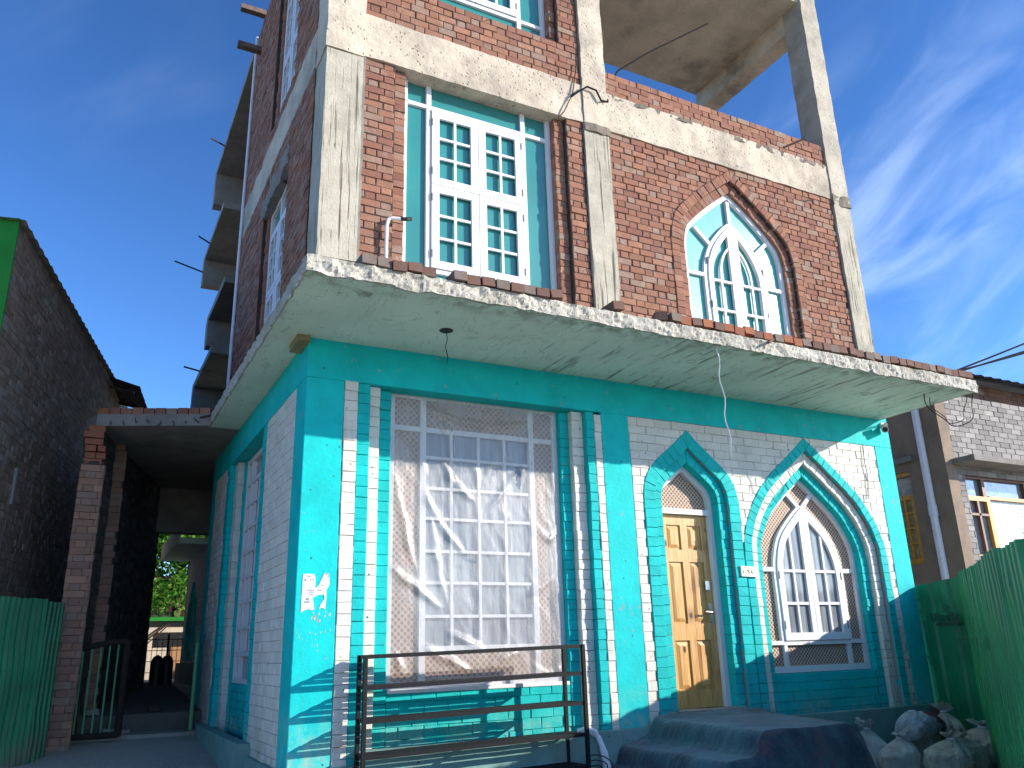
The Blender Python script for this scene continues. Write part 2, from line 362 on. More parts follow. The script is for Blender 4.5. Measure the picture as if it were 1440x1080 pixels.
def outside(*polys):
    def k(x0, x1, z0, z1):
        N = 24; on = []
        for i in range(N):
            x = x0+(x1-x0)*(i+.5)/N; on.append(all(not all(inpoly((x, z), P) for z in (z0+.004, (z0+z1)/2, z1-.004)) for P in polys))
        out = []; i = 0
        while i < N:
            if on[i]:
                j = i
                while j < N and on[j]: j += 1
                out.append((x0+(x1-x0)*i/N, x0+(x1-x0)*j/N)); i = j
            else: i += 1
        return out
    return k
def jb(mb, M, q, n0, n1, c=.006, jit=.0025, mi=0, r=None, gap=.0012):
    """one brick: quad q (ccw, 2D) standing from n0 to n1 with chamfered, slightly uneven edges"""
    r = random.random() if r is None else r
    cx = sum(p[0] for p in q)/4; cy = sum(p[1] for p in q)/4
    J = lambda: random.uniform(-jit, jit)
    base = [(p[0], p[1]) for p in q]
    mid = [(p[0]+(gap if p[0] < cx else -gap)+J()*.6, p[1]+(gap if p[1] < cy else -gap)+J()*.6) for p in q]
    nn = n1+random.uniform(-1, 1)*jit*1.4; tl = [J()*.7 for _ in q]
    def ins(p):
        dx, dy = p[0]-cx, p[1]-cy; l = math.hypot(dx, dy); k = max(0.3, 1-c*1.4/l); return (cx+dx*k, cy+dy*k)
    top = [ins(p) for p in mid]
    A = [M(*p, n0) for p in base]; B = [M(*p, nn-c*.9) for p in mid]; C = [M(*p, nn+tl[i]) for i, p in enumerate(top)]
    for i in range(4):
        k = (i+1) % 4
        mb.face([A[i], A[k], B[k], B[i]], mi, None, r); mb.face([B[i], B[k], C[k], C[i]], mi, None, r)
    mb.face(C, mi, None, r)
def bricks(mb, M, a0, a1, b0, b1, h=.094, L=.235, bond='run', n0=-.015, n1=0., keep=None, c=.006, jit=.0025, mi=0, first=0, hd=.115, gap=.0012):
    n = max(1, round((b1-b0)/h)); h = (b1-b0)/n
    for r in range(n):
        if bond == 'run': seq = [L]; off = (r % 2)*L*.5+first
        elif bond == 'head': seq = [a1-a0]; off = 0
        else: seq = [L, hd]; off = (r % 2)*(L*.5+hd*.5)+first
        a = a0-off-sum(seq); i = 0
        while a < a1:
            wd = seq[i % len(seq)]*random.uniform(.975, 1.025) if bond != 'head' else seq[0]; i += 1
            x0, x1 = max(a, a0), min(a+wd, a1); a += wd
            if bond == 'head': x0, x1 = a0, a1; a = a1+1
            if x1-x0 < .03: continue
            zb = b0+r*h; 
            for xa, xb in (keep(x0, x1, zb, zb+h) if keep else ((x0, x1),)):
                if xb-xa > .022: jb(mb, M, [(xa, zb), (xb, zb), (xb, zb+h), (xa, zb+h)], n0, n1, c, jit, mi, None, gap)
# ---- pointed arches
def arch_half(pts, n=26):
    """catmull-rom through (dx,z) points from apex downwards, resampled"""
    P = [Vector((p[0], p[1])) for p in pts]; out = []
    for i in range(len(P)-1):
        p0 = P[i-1] if i else P[0]*2-P[1]; p1, p2 = P[i], P[i+1]; p3 = P[i+2] if i+2 < len(P) else P[i+1]
        for k in range(6):
            t = k/6; out.append(.5*((2*p1)+(-p0+p2)*t+(2*p0-5*p1+4*p2-p3)*t*t+(-p0+3*p1-3*p2+p3)*t**3))
    out.append(P[-1]); return out
def offs(h, w):
    out = []
    for i, p in enumerate(h):
        d = (h[min(i+1, len(h)-1)]-h[max(i-1, 0)]).normalized(); n = Vector((-abs(d.y), -d.x if d.y < 0 else d.x))
        n = Vector((d.y, -d.x)); n = n if n.x < 0 else -n
        out.append(p+n*w)
    d = (h[1]-h[0]).normalized(); n = Vector((d.y, -d.x)); n = n if n.x < 0 else -n
    q = h[0]+n*w; out[0] = q-d*(q.x/d.x) if abs(d.x) > 1e-6 else q
    out = [out[0]]+[p for p in out[1:]]
    for i in range(1, len(out)):
        if out[i].x < 0: out[i] = Vector((0.001*i, out[0].y-0.002*i))
    return out
def arch_poly(h, xc, zb=None):
    h = [p for p in h]
    R_ = [(xc+p.x, p.y) for p in h]; L_ = [(xc-p.x, p.y) for p in h[1:]]
    if zb is not None:
        R_ = [p for p in R_ if p[1] > zb]+[(xc+h[-1].x, zb)]; L_ = [p for p in L_ if p[1] > zb]+[(xc-h[-1].x, zb)]
    return R_+L_[::-1]
def lerp_path(h, s):
    acc = 0
    for i in range(len(h)-1):
        pass
def voussoirs(mb, M, ho, hi, xc, step, n0, n1, mi=0, jit=.003, sides=(1, -1), c=.006):
    L = [0]
    for i in range(len(ho)-1): L.append(L[-1]+(ho[i+1]-ho[i]).length)
    n = max(3, round(L[-1]/step))
    def at(h, s):
        for i in range(len(L)-1):
            if s <= L[i+1]+1e-9:
                t = (s-L[i])/max(L[i+1]-L[i], 1e-9); return h[i].lerp(h[i+1], t)
        return h[-1]
    for sg in sides:
        for k in range(n):
            s0, s1 = L[-1]*k/n, L[-1]*(k+1)/n
            q = [at(hi, s0), at(hi, s1), at(ho, s1), at(ho, s0)]
            jb(mb, M, [(xc+sg*p.x, p.y) for p in q], n0, n1, c, jit, mi)
def strip_poly(ho, hi, xc, sg):
    return [(xc+sg*p.x, p.y) for p in ho]+[(xc+sg*p.x, p.y) for p in reversed(hi)]
def text_mesh(body, size, parent, loc, xaxis, yaxis, mat, name='lettering', align='CENTER', bold=0.0):
    cu = bpy.data.curves.new(name, 'FONT'); cu.body = body; cu.size = size; cu.align_x = align; cu.align_y = 'CENTER'; cu.offset = bold; cu.extrude = .0008
    ob = bpy.data.objects.new('tmp', cu); COL.objects.link(ob)
    dg = bpy.context.evaluated_depsgraph_get(); me = bpy.data.meshes.new_from_object(ob.evaluated_get(dg)); bpy.data.objects.remove(ob)
    me.name = name; me.materials.clear(); me.materials.append(mat)
    X, Yv = Vector(xaxis).normalized(), Vector(yaxis).normalized(); Z = X.cross(Yv)
    T = Matrix.Identity(4)
    for i in range(3): T[i][0], T[i][1], T[i][2], T[i][3] = X[i], Yv[i], Z[i], Vector(loc)[i]-ORG.get(parent.name, Vector())[i]
    me.transform(T)
    for nm in ('UVMap', 'rnd'): 
        if nm not in me.uv_layers: me.uv_layers.new(name=nm)
    o = bpy.data.objects.new(name, me); COL.objects.link(o); o.parent = parent; ORG[o.name] = ORG.get(parent.name, Vector()); return o

# ------------------------------------------------------------------ ground and floors (setting)
def gz(y):
    P = [(-1000, -.12), (-1.2, -.12), (4.2, .34), (9, .80), (30, .85), (3000, 1.2)]
    for (a, za), (b, zb) in zip(P, P[1:]):
        if y <= b: return za+(zb-za)*(y-a)/(b-a)
g = MB(); ys = [-1500, -200, -40, -12, -8, -5, -3, -1.2, 0, 1.5, 3, 4.2, 6, 7.5, 9, 14, 30, 120, 3000]; xs = [-2500, -200, -30, -8, -3, 0, 3, 8, 14, 40, 300, 2500]
g.grid([[Vector((x, y, gz(y))) for y in ys] for x in xs]); struct(g.build('ground', GROUND, weld=True))
def rough_box(mb, x0, x1, y0, y1, z0, z1, step=.09, amp=.008, fr=7., mi=0, seed=0):
    def ax(a, b): n = max(1, min(90, round((b-a)/step))); return [a+(b-a)*i/n for i in range(n+1)]
    X, Y_, Z_ = ax(x0, x1), ax(y0, y1), ax(z0, z1)
    def D(p):
        v = noise.noise_vector(Vector(p)*fr+Vector((seed, seed*2, 0)))+noise.noise_vector(Vector(p)*fr*3.1)*.45; return Vector(p)+v*amp
    for x in (x0, x1): mb.grid([[D((x, y, z)) for z in Z_] for y in Y_], mi)
    for y in (y0, y1): mb.grid([[D((x, y, z)) for z in Z_] for x in X], mi)
    for z in (z0, z1): mb.grid([[D((x, y, z)) for y in Y_] for x in X], mi)
pf = MB(); rough_box(pf, -1.75, .02, 4.75, 9.0, .0, .60, .25, .012, 4)
for v in pf.v:
    if v.z > .4: v.z += (v.y-4.75)*.065
struct(pf.build('passage_floor', m_conc('shaded_cement', (.13, .115, .10), (.04, .035, .03), .6, 0, .8)))  # passage shade put into a cement darker than the step's
pf = MB(); rough_box(pf, -1.8, -.12, 4.33, 4.70, .0, .40, .15, .012, 4); struct(pf.build('passage_step', PAVE))

# ------------------------------------------------------------------ the corner building
B = thing('mosque_building', 'tall unfinished brick building on the corner with turquoise ground floor and pointed arches', 'building', (0, 0, -.12))
Z0 = .30; ZB = 3.63; ZS = 4.005
m = MB(); m.box(0, .35, 0, .38, Z0, ZB); m.build('corner_column', TEAL, B, bevel=.008)
m = MB(); m.box(3.15, 3.50, -.004, .3, Z0, ZB); m.build('painted_column', TEAL, B, bevel=.006)
m = MB(); m.box(7.40, 7.72, 0, .5, Z0, ZB); m.build('painted_column', TEAL, B, bevel=.008)
m = MB(); m.box(0, 7.72, 0, .35, ZB, ZS+.03); m.box(0, .35, .35, 5.5, ZB, ZS+.03); m.build('painted_beam', TEAL, B, bevel=.005)
m = MB(); m.box(0, .3, 5.14, 5.5, Z0, ZB); m.build('painted_column', TEAL, B, bevel=.006)
m = MB(); rough_box(m, .55, 7.8, -.11, -.002, -.3, .49, .12, .007, 5); rough_box(m, -.02, .56, -.06, -.002, -.3, .38, .12, .007, 5); rough_box(m, -.12, -.002, 1.45, 5.5, -.3, .47, .12, .007, 5, seed=3); rough_box(m, -.04, -.002, -.05, 1.46, -.3, .36, .12, .007, 5, seed=4)
m.build('plinth', PLINTH, B)
m = MB(); rough_box(m, 3.86, 4.74, -.04, .2, .45, .605, .08, .006, 6); m.build('door_sill', PAVE, B)
# arch curves
DXC, WXC = 4.295, 6.13
dh = arch_half([(0, 3.55), (.19, 3.375), (.39, 3.22), (.54, 3.09), (.625, 2.94), (.66, 2.76), (.66, 2.2), (.66, .42)])
wh = arch_half([(0, 3.625), (.22, 3.45), (.44, 3.28), (.72, 3.05), (.92, 2.83), (1.08, 2.56), (1.15, 2.34), (1.165, 2.1), (1.165, 1.3), (1.165, .42)])
d1, d2 = offs(dh, .155), offs(dh, .27)
w1, w2, w3 = offs(wh, .12), offs(wh, .24), offs(wh, .36)
DO, D1, D2 = arch_poly(dh, DXC), arch_poly(d1, DXC), arch_poly(d2, DXC)
WO, W1, W2, W3 = arch_poly(wh, WXC), arch_poly(w1, WXC), arch_poly(w2, WXC), arch_poly(w3, WXC)
m = MB()
hole_d = arch_poly(d1, DXC, .43); hole_w = arch_poly(w1, WXC, .43)
m.plate(F, rect(3.50, 7.40, .38, ZB), [hole_d, hole_w], -.2, -.008, 0, False)
bricks(m, F, 3.505, 7.398, .43, ZB-.004, .0945, .235, keep=outside(DO, WO), mi=1, c=.006, jit=.003)
m.build('white_brick_wall', [GROOVE, WHITEB], B)
m = MB(); voussoirs(m, F, dh, d1, DXC, .1, -.3, .009, c=.005); voussoirs(m, F, d1, d2, DXC, .1, -.3, -.040, c=.005)
m.build('door_arch', TEALB, B)
m = MB(); voussoirs(m, F, wh, w1, WXC, .1, -.3, .009, c=.005); voussoirs(m, F, w1, w2, WXC, .1, -.3, -.05, 1, c=.005); voussoirs(m, F, w2, w3, WXC, .1, -.3, -.11, c=.005)
m.build('window_arch', [TEALB, WHITEB], B)
m = MB(); m.mbox(F, WXC-.80, WXC+.80, .38, .90, -.3, -.125); bricks(m, F, WXC-.80, WXC+.80, .42, .90, .094, .225, n0=-.13, n1=-.113, mi=1)
m.build('brick_apron', [GROOVET, TEALB], B)
# the big window bay
m = MB()
def stack(a0, a1, n1, mi, top=ZB-.003, M=F, b0=.335): bricks(m, M, a0, a1, b0, top, .0955, a1-a0, 'head', -.25, n1, None, .005, .0035, mi)
stack(.352, .48, .006, 1, 3.635); stack(.48, .60, .0, 0); stack(.60, .715, -.065, 1); stack(.715, .85, -.135, 0)
stack(2.71, 2.82, -.135, 0); stack(2.82, 2.96, -.065, 1); stack(2.96, 3.06, .0, 0); stack(3.06, 3.148, .006, 1, 3.6)
m.build('striped_brick_jamb', [TEALB, WHITEB], B)
m = MB(); m.mbox(F, .85, 2.71, .38, .925, -.3, -.155); bricks(m, F, .852, 2.708, .43, .925, .095, .235, n0=-.165, n1=-.145, mi=1, jit=.004)
m.build('brick_apron', [GROOVET, TEALB], B)
# side wall, ground floor
m = MB()
m.mbox(S, .381, 1.66, .28, ZB, -.25, -.008); bricks(m, S, .385, 1.655, .33, ZB-.003, .0945, .235, mi=1)
m.mbox(S, 4.18, 5.14, .38, ZB, -.25, -.008); bricks(m, S, 4.185, 5.135, .42, ZB-.003, .0945, .235, mi=1)
m.build('white_brick_wall', [GROOVE, WHITEB], B)
m = MB()
for a0, a1, n1, mi in ((1.66, 1.88, 0, 0), (1.88, 2.08, -.065, 1), (3.66, 3.75, -.135, 0), (3.75, 3.95, -.065, 1), (3.95, 4.18, 0, 0)): stack(a0, a1, n1, mi, M=S)
m.build('striped_brick_jamb', [TEALB, WHITEB], B)
m = MB(); m.mbox(S, 2.08, 3.66, .38, .95, -.3, -.15); bricks(m, S, 2.08, 3.66, .42, .95, .095, .235, n0=-.16, n1=-.14, mi=1); m.build('brick_apron', [GROOVET, TEALB], B)

# ---- window joinery
def bar(mb, M, a0, a1, b0, b1, n0, n1, mi=0): mb.mbox(M, a0, a1, b0, b1, n0, n1, mi)
def sbar(mb, M, p, q, wd, n0, n1, mi=0):
    p, q = Vector(p), Vector(q); d = (q-p).normalized(); k = Vector((-d.y, d.x))*wd/2
    mb.plate(M, [tuple(p-k), tuple(q-k), tuple(q+k), tuple(p+k)], [], n0, n1, mi)
def cbar(mb, M, path, wd, n0, n1, mi=0):
    L_, R_ = [], []
    for i, p in enumerate(path):
        d = (path[min(i+1, len(path)-1)]-path[max(i-1, 0)]).normalized(); k = Vector((-d.y, d.x))*wd/2; L_.append(tuple(p+k)); R_.append(tuple(p-k))
    for i in range(len(path)-1): mb.plate(M, [R_[i], R_[i+1], L_[i+1], L_[i]], [], n0, n1, mi)
def grid_window(name, M, fr, vb, hb, n, mat, wd=.055):
    """outer frame with mullions: vb [(a, b0, b1)], hb [(b, a0, a1)]"""
    a0, a1, b0, b1 = fr; f = MB()
    bar(f, M, a0, a0+wd, b0, b1, n-.07, n); bar(f, M, a1-wd, a1, b0, b1, n-.07, n)
    bar(f, M, a0+wd, a1-wd, b1-wd, b1, n-.068, n-.002); bar(f, M, a0+wd, a1-wd, b0, b0+wd, n-.068, n-.002)
    for a, c0, c1 in vb: bar(f, M, a-wd/2, a+wd/2, c0, c1, n-.066, n-.004)
    for b, c0, c1 in hb: bar(f, M, c0, c1, b-wd*.42, b+wd*.42, n-.064, n-.006)
    return f.build(name, mat, B, bevel=.003)
def leaf(parent, M, a0, a1, b0, b1, n, nv, nh, sw=.09, mw=.028, mat=WHITEW, pane=GLASS, name='shutter', hinge=None):
    f = MB(); bar(f, M, a0, a0+sw, b0, b1, n-.035, n); bar(f, M, a1-sw, a1, b0, b1, n-.035, n)
    bar(f, M, a0+sw, a1-sw, b0, b0+sw, n-.033, n-.002); bar(f, M, a0+sw, a1-sw, b1-sw, b1, n-.033, n-.002)
    for i in range(1, nv): a = a0+sw+(a1-a0-2*sw)*i/nv; bar(f, M, a-mw/2, a+mw/2, b0+sw, b1-sw, n-.030, n-.006)
    for j in range(1, nh): b = b0+sw+(b1-b0-2*sw)*j/nh; bar(f, M, a0+sw, a1-sw, b-mw/2, b+mw/2, n-.029, n-.008)
    if hinge is not None:
        for b in (b0+.16, b1-.16): bar(f, M, hinge-.008, hinge+.008, b-.045, b+.045, n-.01, n+.006, 1)
    o = f.build(name, [mat, DARKC], parent, bevel=.002)
    return o
def sheet(parent, name, M, a0, a1, b0, b1, n, mat):
    f = MB(); f.mbox(M, a0, a1, b0, b1, n-.012, n); return f.build(name, mat, parent)
# upper square window
def square_window(z0, z1, zt, zm, zl):
    n = -.15; M = F
    W = grid_window('window', M, (.915, 2.775, z0, z1), [(1.225, z0+.055, z1-.055), (2.405, z0+.055, z1-.055)], [(zt, .97, 1.198), (zt, 2.432, 2.72), (zt, 1.252, 2.378)]+([(zl, .97, 1.198), (zl, 2.432, 2.72), (zl, 1.252, 2.378)] if zl else []), n, WHITEW, .058)
    sheet(W, 'pane', M, .96, 2.73, z0+.04, z1-.04, n-.04, GLASS)
    c0 = (zl if zl else z0+.0)+.03
    for a0, a1, h in ((1.256, 1.815, 1.262), (1.821, 2.376, 2.37)):
        for b0, b1 in ((c0, zm-.003), (zm+.003, zt-.03)): leaf(W, M, a0, a1, b0, b1, n+.012, 2, 3, .09, .03, hinge=h)
    return W
square_window(4.35, 7.34, 6.985, 6.02, 5.0)
square_window(8.36, 10.6, 10.25, 9.45, 8.62)
# lower big window with screens
n = -.2
zv = [.93, 1.285, 3.30, 3.66]
Wn = grid_window('window', F, (.85, 2.71, .93, 3.66), [(1.205, .985, 3.60), (2.40, .985, 3.60)], [(1.26, 1.235, 2.37), (3.30, .905, 1.175), (3.30, 2.43, 2.65), (3.30, 1.235, 2.37)], n, WHITEW, .06)
f = MB()
for a in (1.505, 1.80, 2.09): bar(f, F, a-.014, a+.014, 1.285, 3.28, n-.05, n-.012)
for b in (1.545, 1.845, 2.135, 2.44, 2.73, 3.03): bar(f, F, 1.235, 2.37, b-.014, b+.014, n-.048, n-.016)
f.build('glazing_bar', WHITEW, Wn)
sheet(Wn, 'pane', F, 1.21, 2.395, 1.27, 3.28, n-.05, GREYG)
for a0, a1, b0, b1 in ((.9, 1.18, .98, 3.28), (2.42, 2.66, .98, 3.28), (.9, 1.18, 3.32, 3.61), (2.42, 2.66, 3.32, 3.61), (1.23, 2.375, 3.32, 3.61), (1.23, 2.375, .98, 1.24)):
    sheet(Wn, 'lattice_screen', F, a0, a1, b0, b1, n-.035, JALI2)
m = MB(); m.mbox(F, .86, 2.70, .90, .935, -.21, -.135); m.build('window_sill', WHITEW, B, bevel=.004)
# side window, ground floor
Wn = grid_window('window', S, (2.08, 3.66, .95, 3.62), [(2.36, 1.0, 3.56), (3.36, 1.0, 3.56)], [(1.27, 2.13, 3.61), (3.30, 2.13, 3.61)], -.16, WHITEW, .06)
f = MB()
for a in (2.61, 2.86, 3.11): bar(f, S, a-.015, a+.015, 1.3, 3.27, -.2, -.170)
for b in (1.55, 1.85, 2.14, 2.44, 2.73, 3.02): bar(f, S, 2.39, 3.33, b-.015, b+.015, -.198, -.166); bar(f, S, 3.39, 3.61, b-.015, b+.015, -.198, -.166)
f.build('glazing_bar', WHITEW, Wn); sheet(Wn, 'pane', S, 2.1, 3.64, .98, 3.6, -.215, GREYG)
# lower pointed window
n = -.19
wi = offs(wh, .36+.05); zb = .905
f = MB(); f.plate(F, arch_poly(w3, WXC, zb), [arch_poly(wi, WXC, zb+.07)], n-.07, n)
Wn = None
sh = arch_half([(0, 2.80), (.17, 2.66), (.36, 2.47), (.46, 2.29), (.515, 2.05), (.515, 1.7), (.515, 1.235)])
for sg in (1, -1):
    sbar(f, F, (WXC, 2.765), (WXC+sg*.235, 2.99), .05, n-.058, n-.006-(.002 if sg > 0 else 0))
    b0_, b1_ = sorted((WXC+sg*.50, WXC+sg*.765)); bar(f, F, b0_, b1_, 2.02, 2.07, n-.06, n-.005); bar(f, F, b0_, b1_, 1.205, 1.25, n-.06, n-.005)
    bar(f, F, WXC+sg*.515-.024, WXC+sg*.515+.024, zb+.06, 1.24, n-.062, n-.007)
    cbar(f, F, [Vector((WXC+sg*(p.x+.024), p.y)) for p in sh], .05, n-.055, n-.003-(.001 if sg > 0 else 0))
bar(f, F, WXC-.54, WXC+.54, 1.20, 1.25, n-.061, n-.004)
Wn = f.build('window', WHITEW, B, bevel=.002)
f = MB(); f.plate(F, arch_poly(wi, WXC, zb+.06), [], n-.06, n-.045); f.build('lattice_screen', JALI, Wn)
si = offs(sh, .085)
f = MB(); f.plate(F, arch_poly(sh, WXC, 1.25), [arch_poly(si, WXC, 1.335)], n-.03, n+.014)
bar(f, F, WXC-.075, WXC-.003, 1.32, 2.74, n-.025, n+.012); bar(f, F, WXC+.003, WXC+.075, 1.32, 2.74, n-.025, n+.012)
for b in (2.03, 1.66):
    for sg in (1, -1): a0, a1 = sorted((WXC+sg*.074, WXC+sg*.44)); bar(f, F, a0, a1, b-.016, b+.016, n-.02, n+.008)
for sg in (1, -1): bar(f, F, WXC+sg*.255-.014, WXC+sg*.255+.014, 1.33, 2.50, n-.02, n+.006)
for sg in (1, -1):
    for b in (1.42, 1.98): bar(f, F, WXC+sg*.505-.007, WXC+sg*.505+.007, b-.045, b+.045, n-.01, n+.02, 1)
f.build('shutter', [WHITEW, DARKC], Wn, bevel=.002)
f = MB(); f.plate(F, arch_poly(offs(sh, .05), WXC, 1.28), [], n-.03, n-.02); f.build('pane', GREYG, Wn)
# door with pointed fanlight
n = -.145
di = offs(dh, .27+.06)
f = MB(); f.plate(F, arch_poly(d2, DXC, .605), [arch_poly(di, DXC, .55)] if False else [], n-.09, n-.09+.001) if False else None
ZT = 2.615
top = [p for p in arch_poly(d2, DXC, ZT)]; f.plate(F, top, [arch_poly(di, DXC, ZT+.06)], n-.09, n)
for sg in (1, -1): a0, a1 = sorted((DXC+sg*.39, DXC+sg*.33)); bar(f, F, a0, a1, .60, ZT-.001, n-.09, n+.001)
Dr = f.build('door', WHITEW, B, bevel=.003)
f = MB(); f.plate(F, arch_poly(di, DXC, ZT+.04), [], n-.07, n-.055); f.build('lattice_screen', JALI, Dr)
f = MB(); a0, a1 = DXC-.325, DXC+.325; nn = n-.055
cols = [(a0+.085, DXC-.045), (DXC+.045, a1-.085)]; rows = [(.78, 1.28), (1.45, 2.10), (2.23, 2.50)]
f.plate(F, rect(a0, a1, .608, ZT-.005), [rect(c[0], c[1], r[0], r[1]) for c in cols for r in rows], nn-.04, nn)
for c in cols:
    for r in rows:
        f.mbox(F, c[0]-.005, c[1]+.005, r[0]-.005, r[1]+.005, nn-.035, nn-.018)
        o_, i_ = rect(c[0]+.02, c[1]-.02, r[0]+.02, r[1]-.02), rect(c[0]+.055, c[1]-.055, r[0]+.055, r[1]-.055)
        for k in range(4):
            q = (k+1) % 4; f.face([F(*o_[k], nn-.017), F(*o_[q], nn-.017), F(*i_[q], nn-.003), F(*i_[k], nn-.003)])
        f.face([F(*p, nn-.003) for p in i_])
f.build('door_leaf', WOOD, Dr)
f = MB(); f.tube([F(a1-.05, 1.56, nn), F(a1-.05, 1.56, nn+.05), F(a1-.16, 1.57, nn+.055)], .010, 8); f.box(a1-.068, a1-.032, -(nn+.006), -nn+.001, 1.44, 1.66)
BST = m_plain('brushed_steel', (.55, .53, .5), .3, .9); f.build('handle', BST, Dr)
f = MB(); f.tube([F(a1-.05, 1.475, nn+.005), F(a1-.05, 1.475, nn+.022)], .017, 10); f.build('keyhole', BST, Dr)
f = MB(); f.mbox(F, a1-.10, a1-.04, 1.80, 1.90, nn, nn+.018); f.build('latch', BST, Dr, bevel=.003)

# ---- canopy slab
SX0, SX1, SY = -.37, 7.60, -1.38
m = MB(); rough_box(m, SX0+.006, SX1-.006, SY+.012, .30, ZS, ZS+.02, .2, .002, 3); rough_box(m, SX0+.006, .1, .3, 3.55, ZS, ZS+.02, .2, .002, 3)
m.build('soffit', SOFFIT, B)
def slab_front(mb):
    nx = 330; nzs = 7
    rows = []
    for i in range(nx+1):
        x = SX0+(SX1-SX0)*i/nx; prof = []
        for j in range(nzs+1):
            t = j/nzs; z = ZS-.004+.135*t
            k = noise.fractal(Vector((x*9, z*13, 1)), .8, 2, 4)*.022+noise.noise(Vector((x*31, z*40, 5)))*.010
            drop = max(0, noise.noise(Vector((x*3.1, 0, 9))))*.035*(1 if j == 0 else 0)
            prof.append(Vector((x, SY+k*(1-.4*(t > .9))-.006, z-drop+noise.noise(Vector((x*17, t*3, 2)))*.006)))
        prof.append(Vector((x, SY+.5, ZS+.14))); prof.insert(0, Vector((x, SY+.10, ZS+.01)))
        rows.append(prof)
    mb.grid(rows)
m = MB(); slab_front(m)
def edge_side(mb, x, sgn, y1):
    n_ = 120; rows = []
    for i in range(n_+1):
        y = SY-.004+(y1-SY)*i/n_; prof = [Vector((x-sgn*.08, y, ZS+.012))]
        for j in range(6):
            z = ZS-.004+.135*j/5; prof.append(Vector((x+sgn*(noise.fractal(Vector((y*9, z*13, 4)), .8, 2, 4)*.018), y, z)))
        prof.append(Vector((x-sgn*.4, y, ZS+.14))); rows.append(prof)
    mb.grid(rows)
edge_side(m, SX0, -1, 3.55); edge_side(m, SX1, 1, .3)
m.build('canopy_slab', RUBBLE, B)
m = MB()
for cx, cy, rr in ((1.08, -.66, .062), (3.72, -.87, .05), (6.39, -.78, .05)):
    if rr > .06: m.plate(lambda a, b, n_: Vector((a, b, ZS-.003-n_)), [(cx+rr*math.cos(k*.4)*(1+.08*math.sin(k*3)), cy+rr*math.sin(k*.4)) for k in range(16)], [], 0, .004)
m.build('recess_shade_disc', BLACK, B)  # flat black disc painted as the shade inside a round hole
for cx, cy, rr in ((3.72, -.87, .055), (6.39, -.78, .055), (-.2, .94, .05)):
    m = MB(); m.plate(lambda a, b, n_: Vector((a, b, ZS-.004-n_)), [(cx+rr*math.cos(k*.3927), cy+rr*math.sin(k*.3927)) for k in range(16)], [[(cx+rr*.78*math.cos(k*.3927), cy+rr*.78*math.sin(k*.3927)) for k in range(16)]], 0, .006); m.build('lamp_ring', SOFFIT, B)
m = MB(); rough_box(m, -.11, .0, -.06, .30, ZS-.06, ZS+.0, .04, .012, 9); m.build('mortar_lump', m_conc('mud_mortar', (.25, .23, .13), (.09, .08, .05), .5), B)
m = MB(); rough_box(m, 1.85, 7.5, -1.30, -1.02, ZS+.12, ZS+.165, .06, .016, 6); rough_box(m, .1, 1.9, -1.28, -1.05, ZS+.12, ZS+.145, .06, .01, 6); m.build('mortar_bed', RUBBLE, B)
# bricks laid on the slab edge
protos = []
for k in range(4):
    bm_ = MB(); rough_box(bm_, -.058, .058, -.11, .11, 0, .078, .06, .006, 9, seed=k*7); protos.append(bm_)
def edge_meshes(mat, nm):
    out = []
    for q in protos:
        t_ = MB(); t_.v, t_.f, t_.m, t_.uv, t_.r = q.v, q.f, q.m, q.uv, [random.random()]*len(q.f)
        o = t_.build(nm, mat, None, weld=True); out.append(o.data); bpy.data.objects.remove(o)
    return out
em = {'d': edge_meshes(m_brick('weathered_brick', (.21, .105, .078), (.15, .085, .066), (.16, .14, .12), .5, .8), 'edging_brick'), 'o': edge_meshes(REDO, 'edging_brick')}
def edging(x, kind, y=-1.30, z=ZS+.135, rz=0):
    o = bpy.data.objects.new('edging_brick', random.choice(em[kind])); COL.objects.link(o); o.parent = B
    o.location = (x, y+random.uniform(-.012, .012), z+.12+random.uniform(-.004, .006)); o.rotation_euler = (random.gauss(0, .05), random.gauss(0, .05), rz+random.gauss(0, .05))
x = .11
while x < 7.56:
    if x < .70 or .86 < x < 1.92: edging(x, 'd')
    elif 1.92 <= x < 3.22:
        if random.random() < .42: edging(x, 'd', z=ZS+.15, rz=random.gauss(0, .25))
    elif 3.22 <= x < 5.0: edging(x, 'o' if random.random() < .78 else 'd', -1.27, ZS+.155)
    elif x >= 5.0: edging(x, 'd', -1.27, ZS+.155)
    x += .127+random.uniform(0, .012)
# ---- upper storeys: frame
UZ = ZS+.135
m = MB(); rough_box(m, .02, .41, -.03, .38, UZ, 7.22, .06, .006, 5); m.build('concrete_column', CONCS, B)
m = MB(); rough_box(m, .01, .42, -.04, .39, 7.23, 10.9, .06, .010, 5, seed=2); m.build('concrete_column', CONCB, B)
m = MB(); rough_box(m, 3.155, 3.505, -.03, .32, UZ, 7.20, .06, .006, 5, seed=5); m.build('concrete_column', CONCS, B)
m = MB(); rough_box(m, 3.16, 3.51, -.035, .32, 7.21, 10.9, .06, .012, 5, seed=6); m.build('concrete_column', CONCB, B)
m = MB(); rough_box(m, 7.36, 7.685, -.03, .34, UZ, 7.24, .06, .006, 5, seed=8); m.build('concrete_column', CONCS, B)
m = MB(); rough_box(m, 7.355, 7.69, -.035, .345, 7.25, 11.2, .06, .009, 5, seed=9); m.build('concrete_column', CONC, B)
m = MB(); rough_box(m, .42, 3.155, -.02, .30, 7.26, 7.80, .07, .010, 5, seed=3); m.build('ring_beam', CONCB, B)
m = MB(); rough_box(m, 3.51, 7.355, -.02, .30, 7.26, 7.80, .07, .010, 5, seed=4); m.build('ring_beam', CONCB, B)
m = MB(); rough_box(m, .002, .3, .39, 4.67, 7.26, 7.78, .09, .012, 5, seed=11)
m.build('ring_beam', CONCB, B)
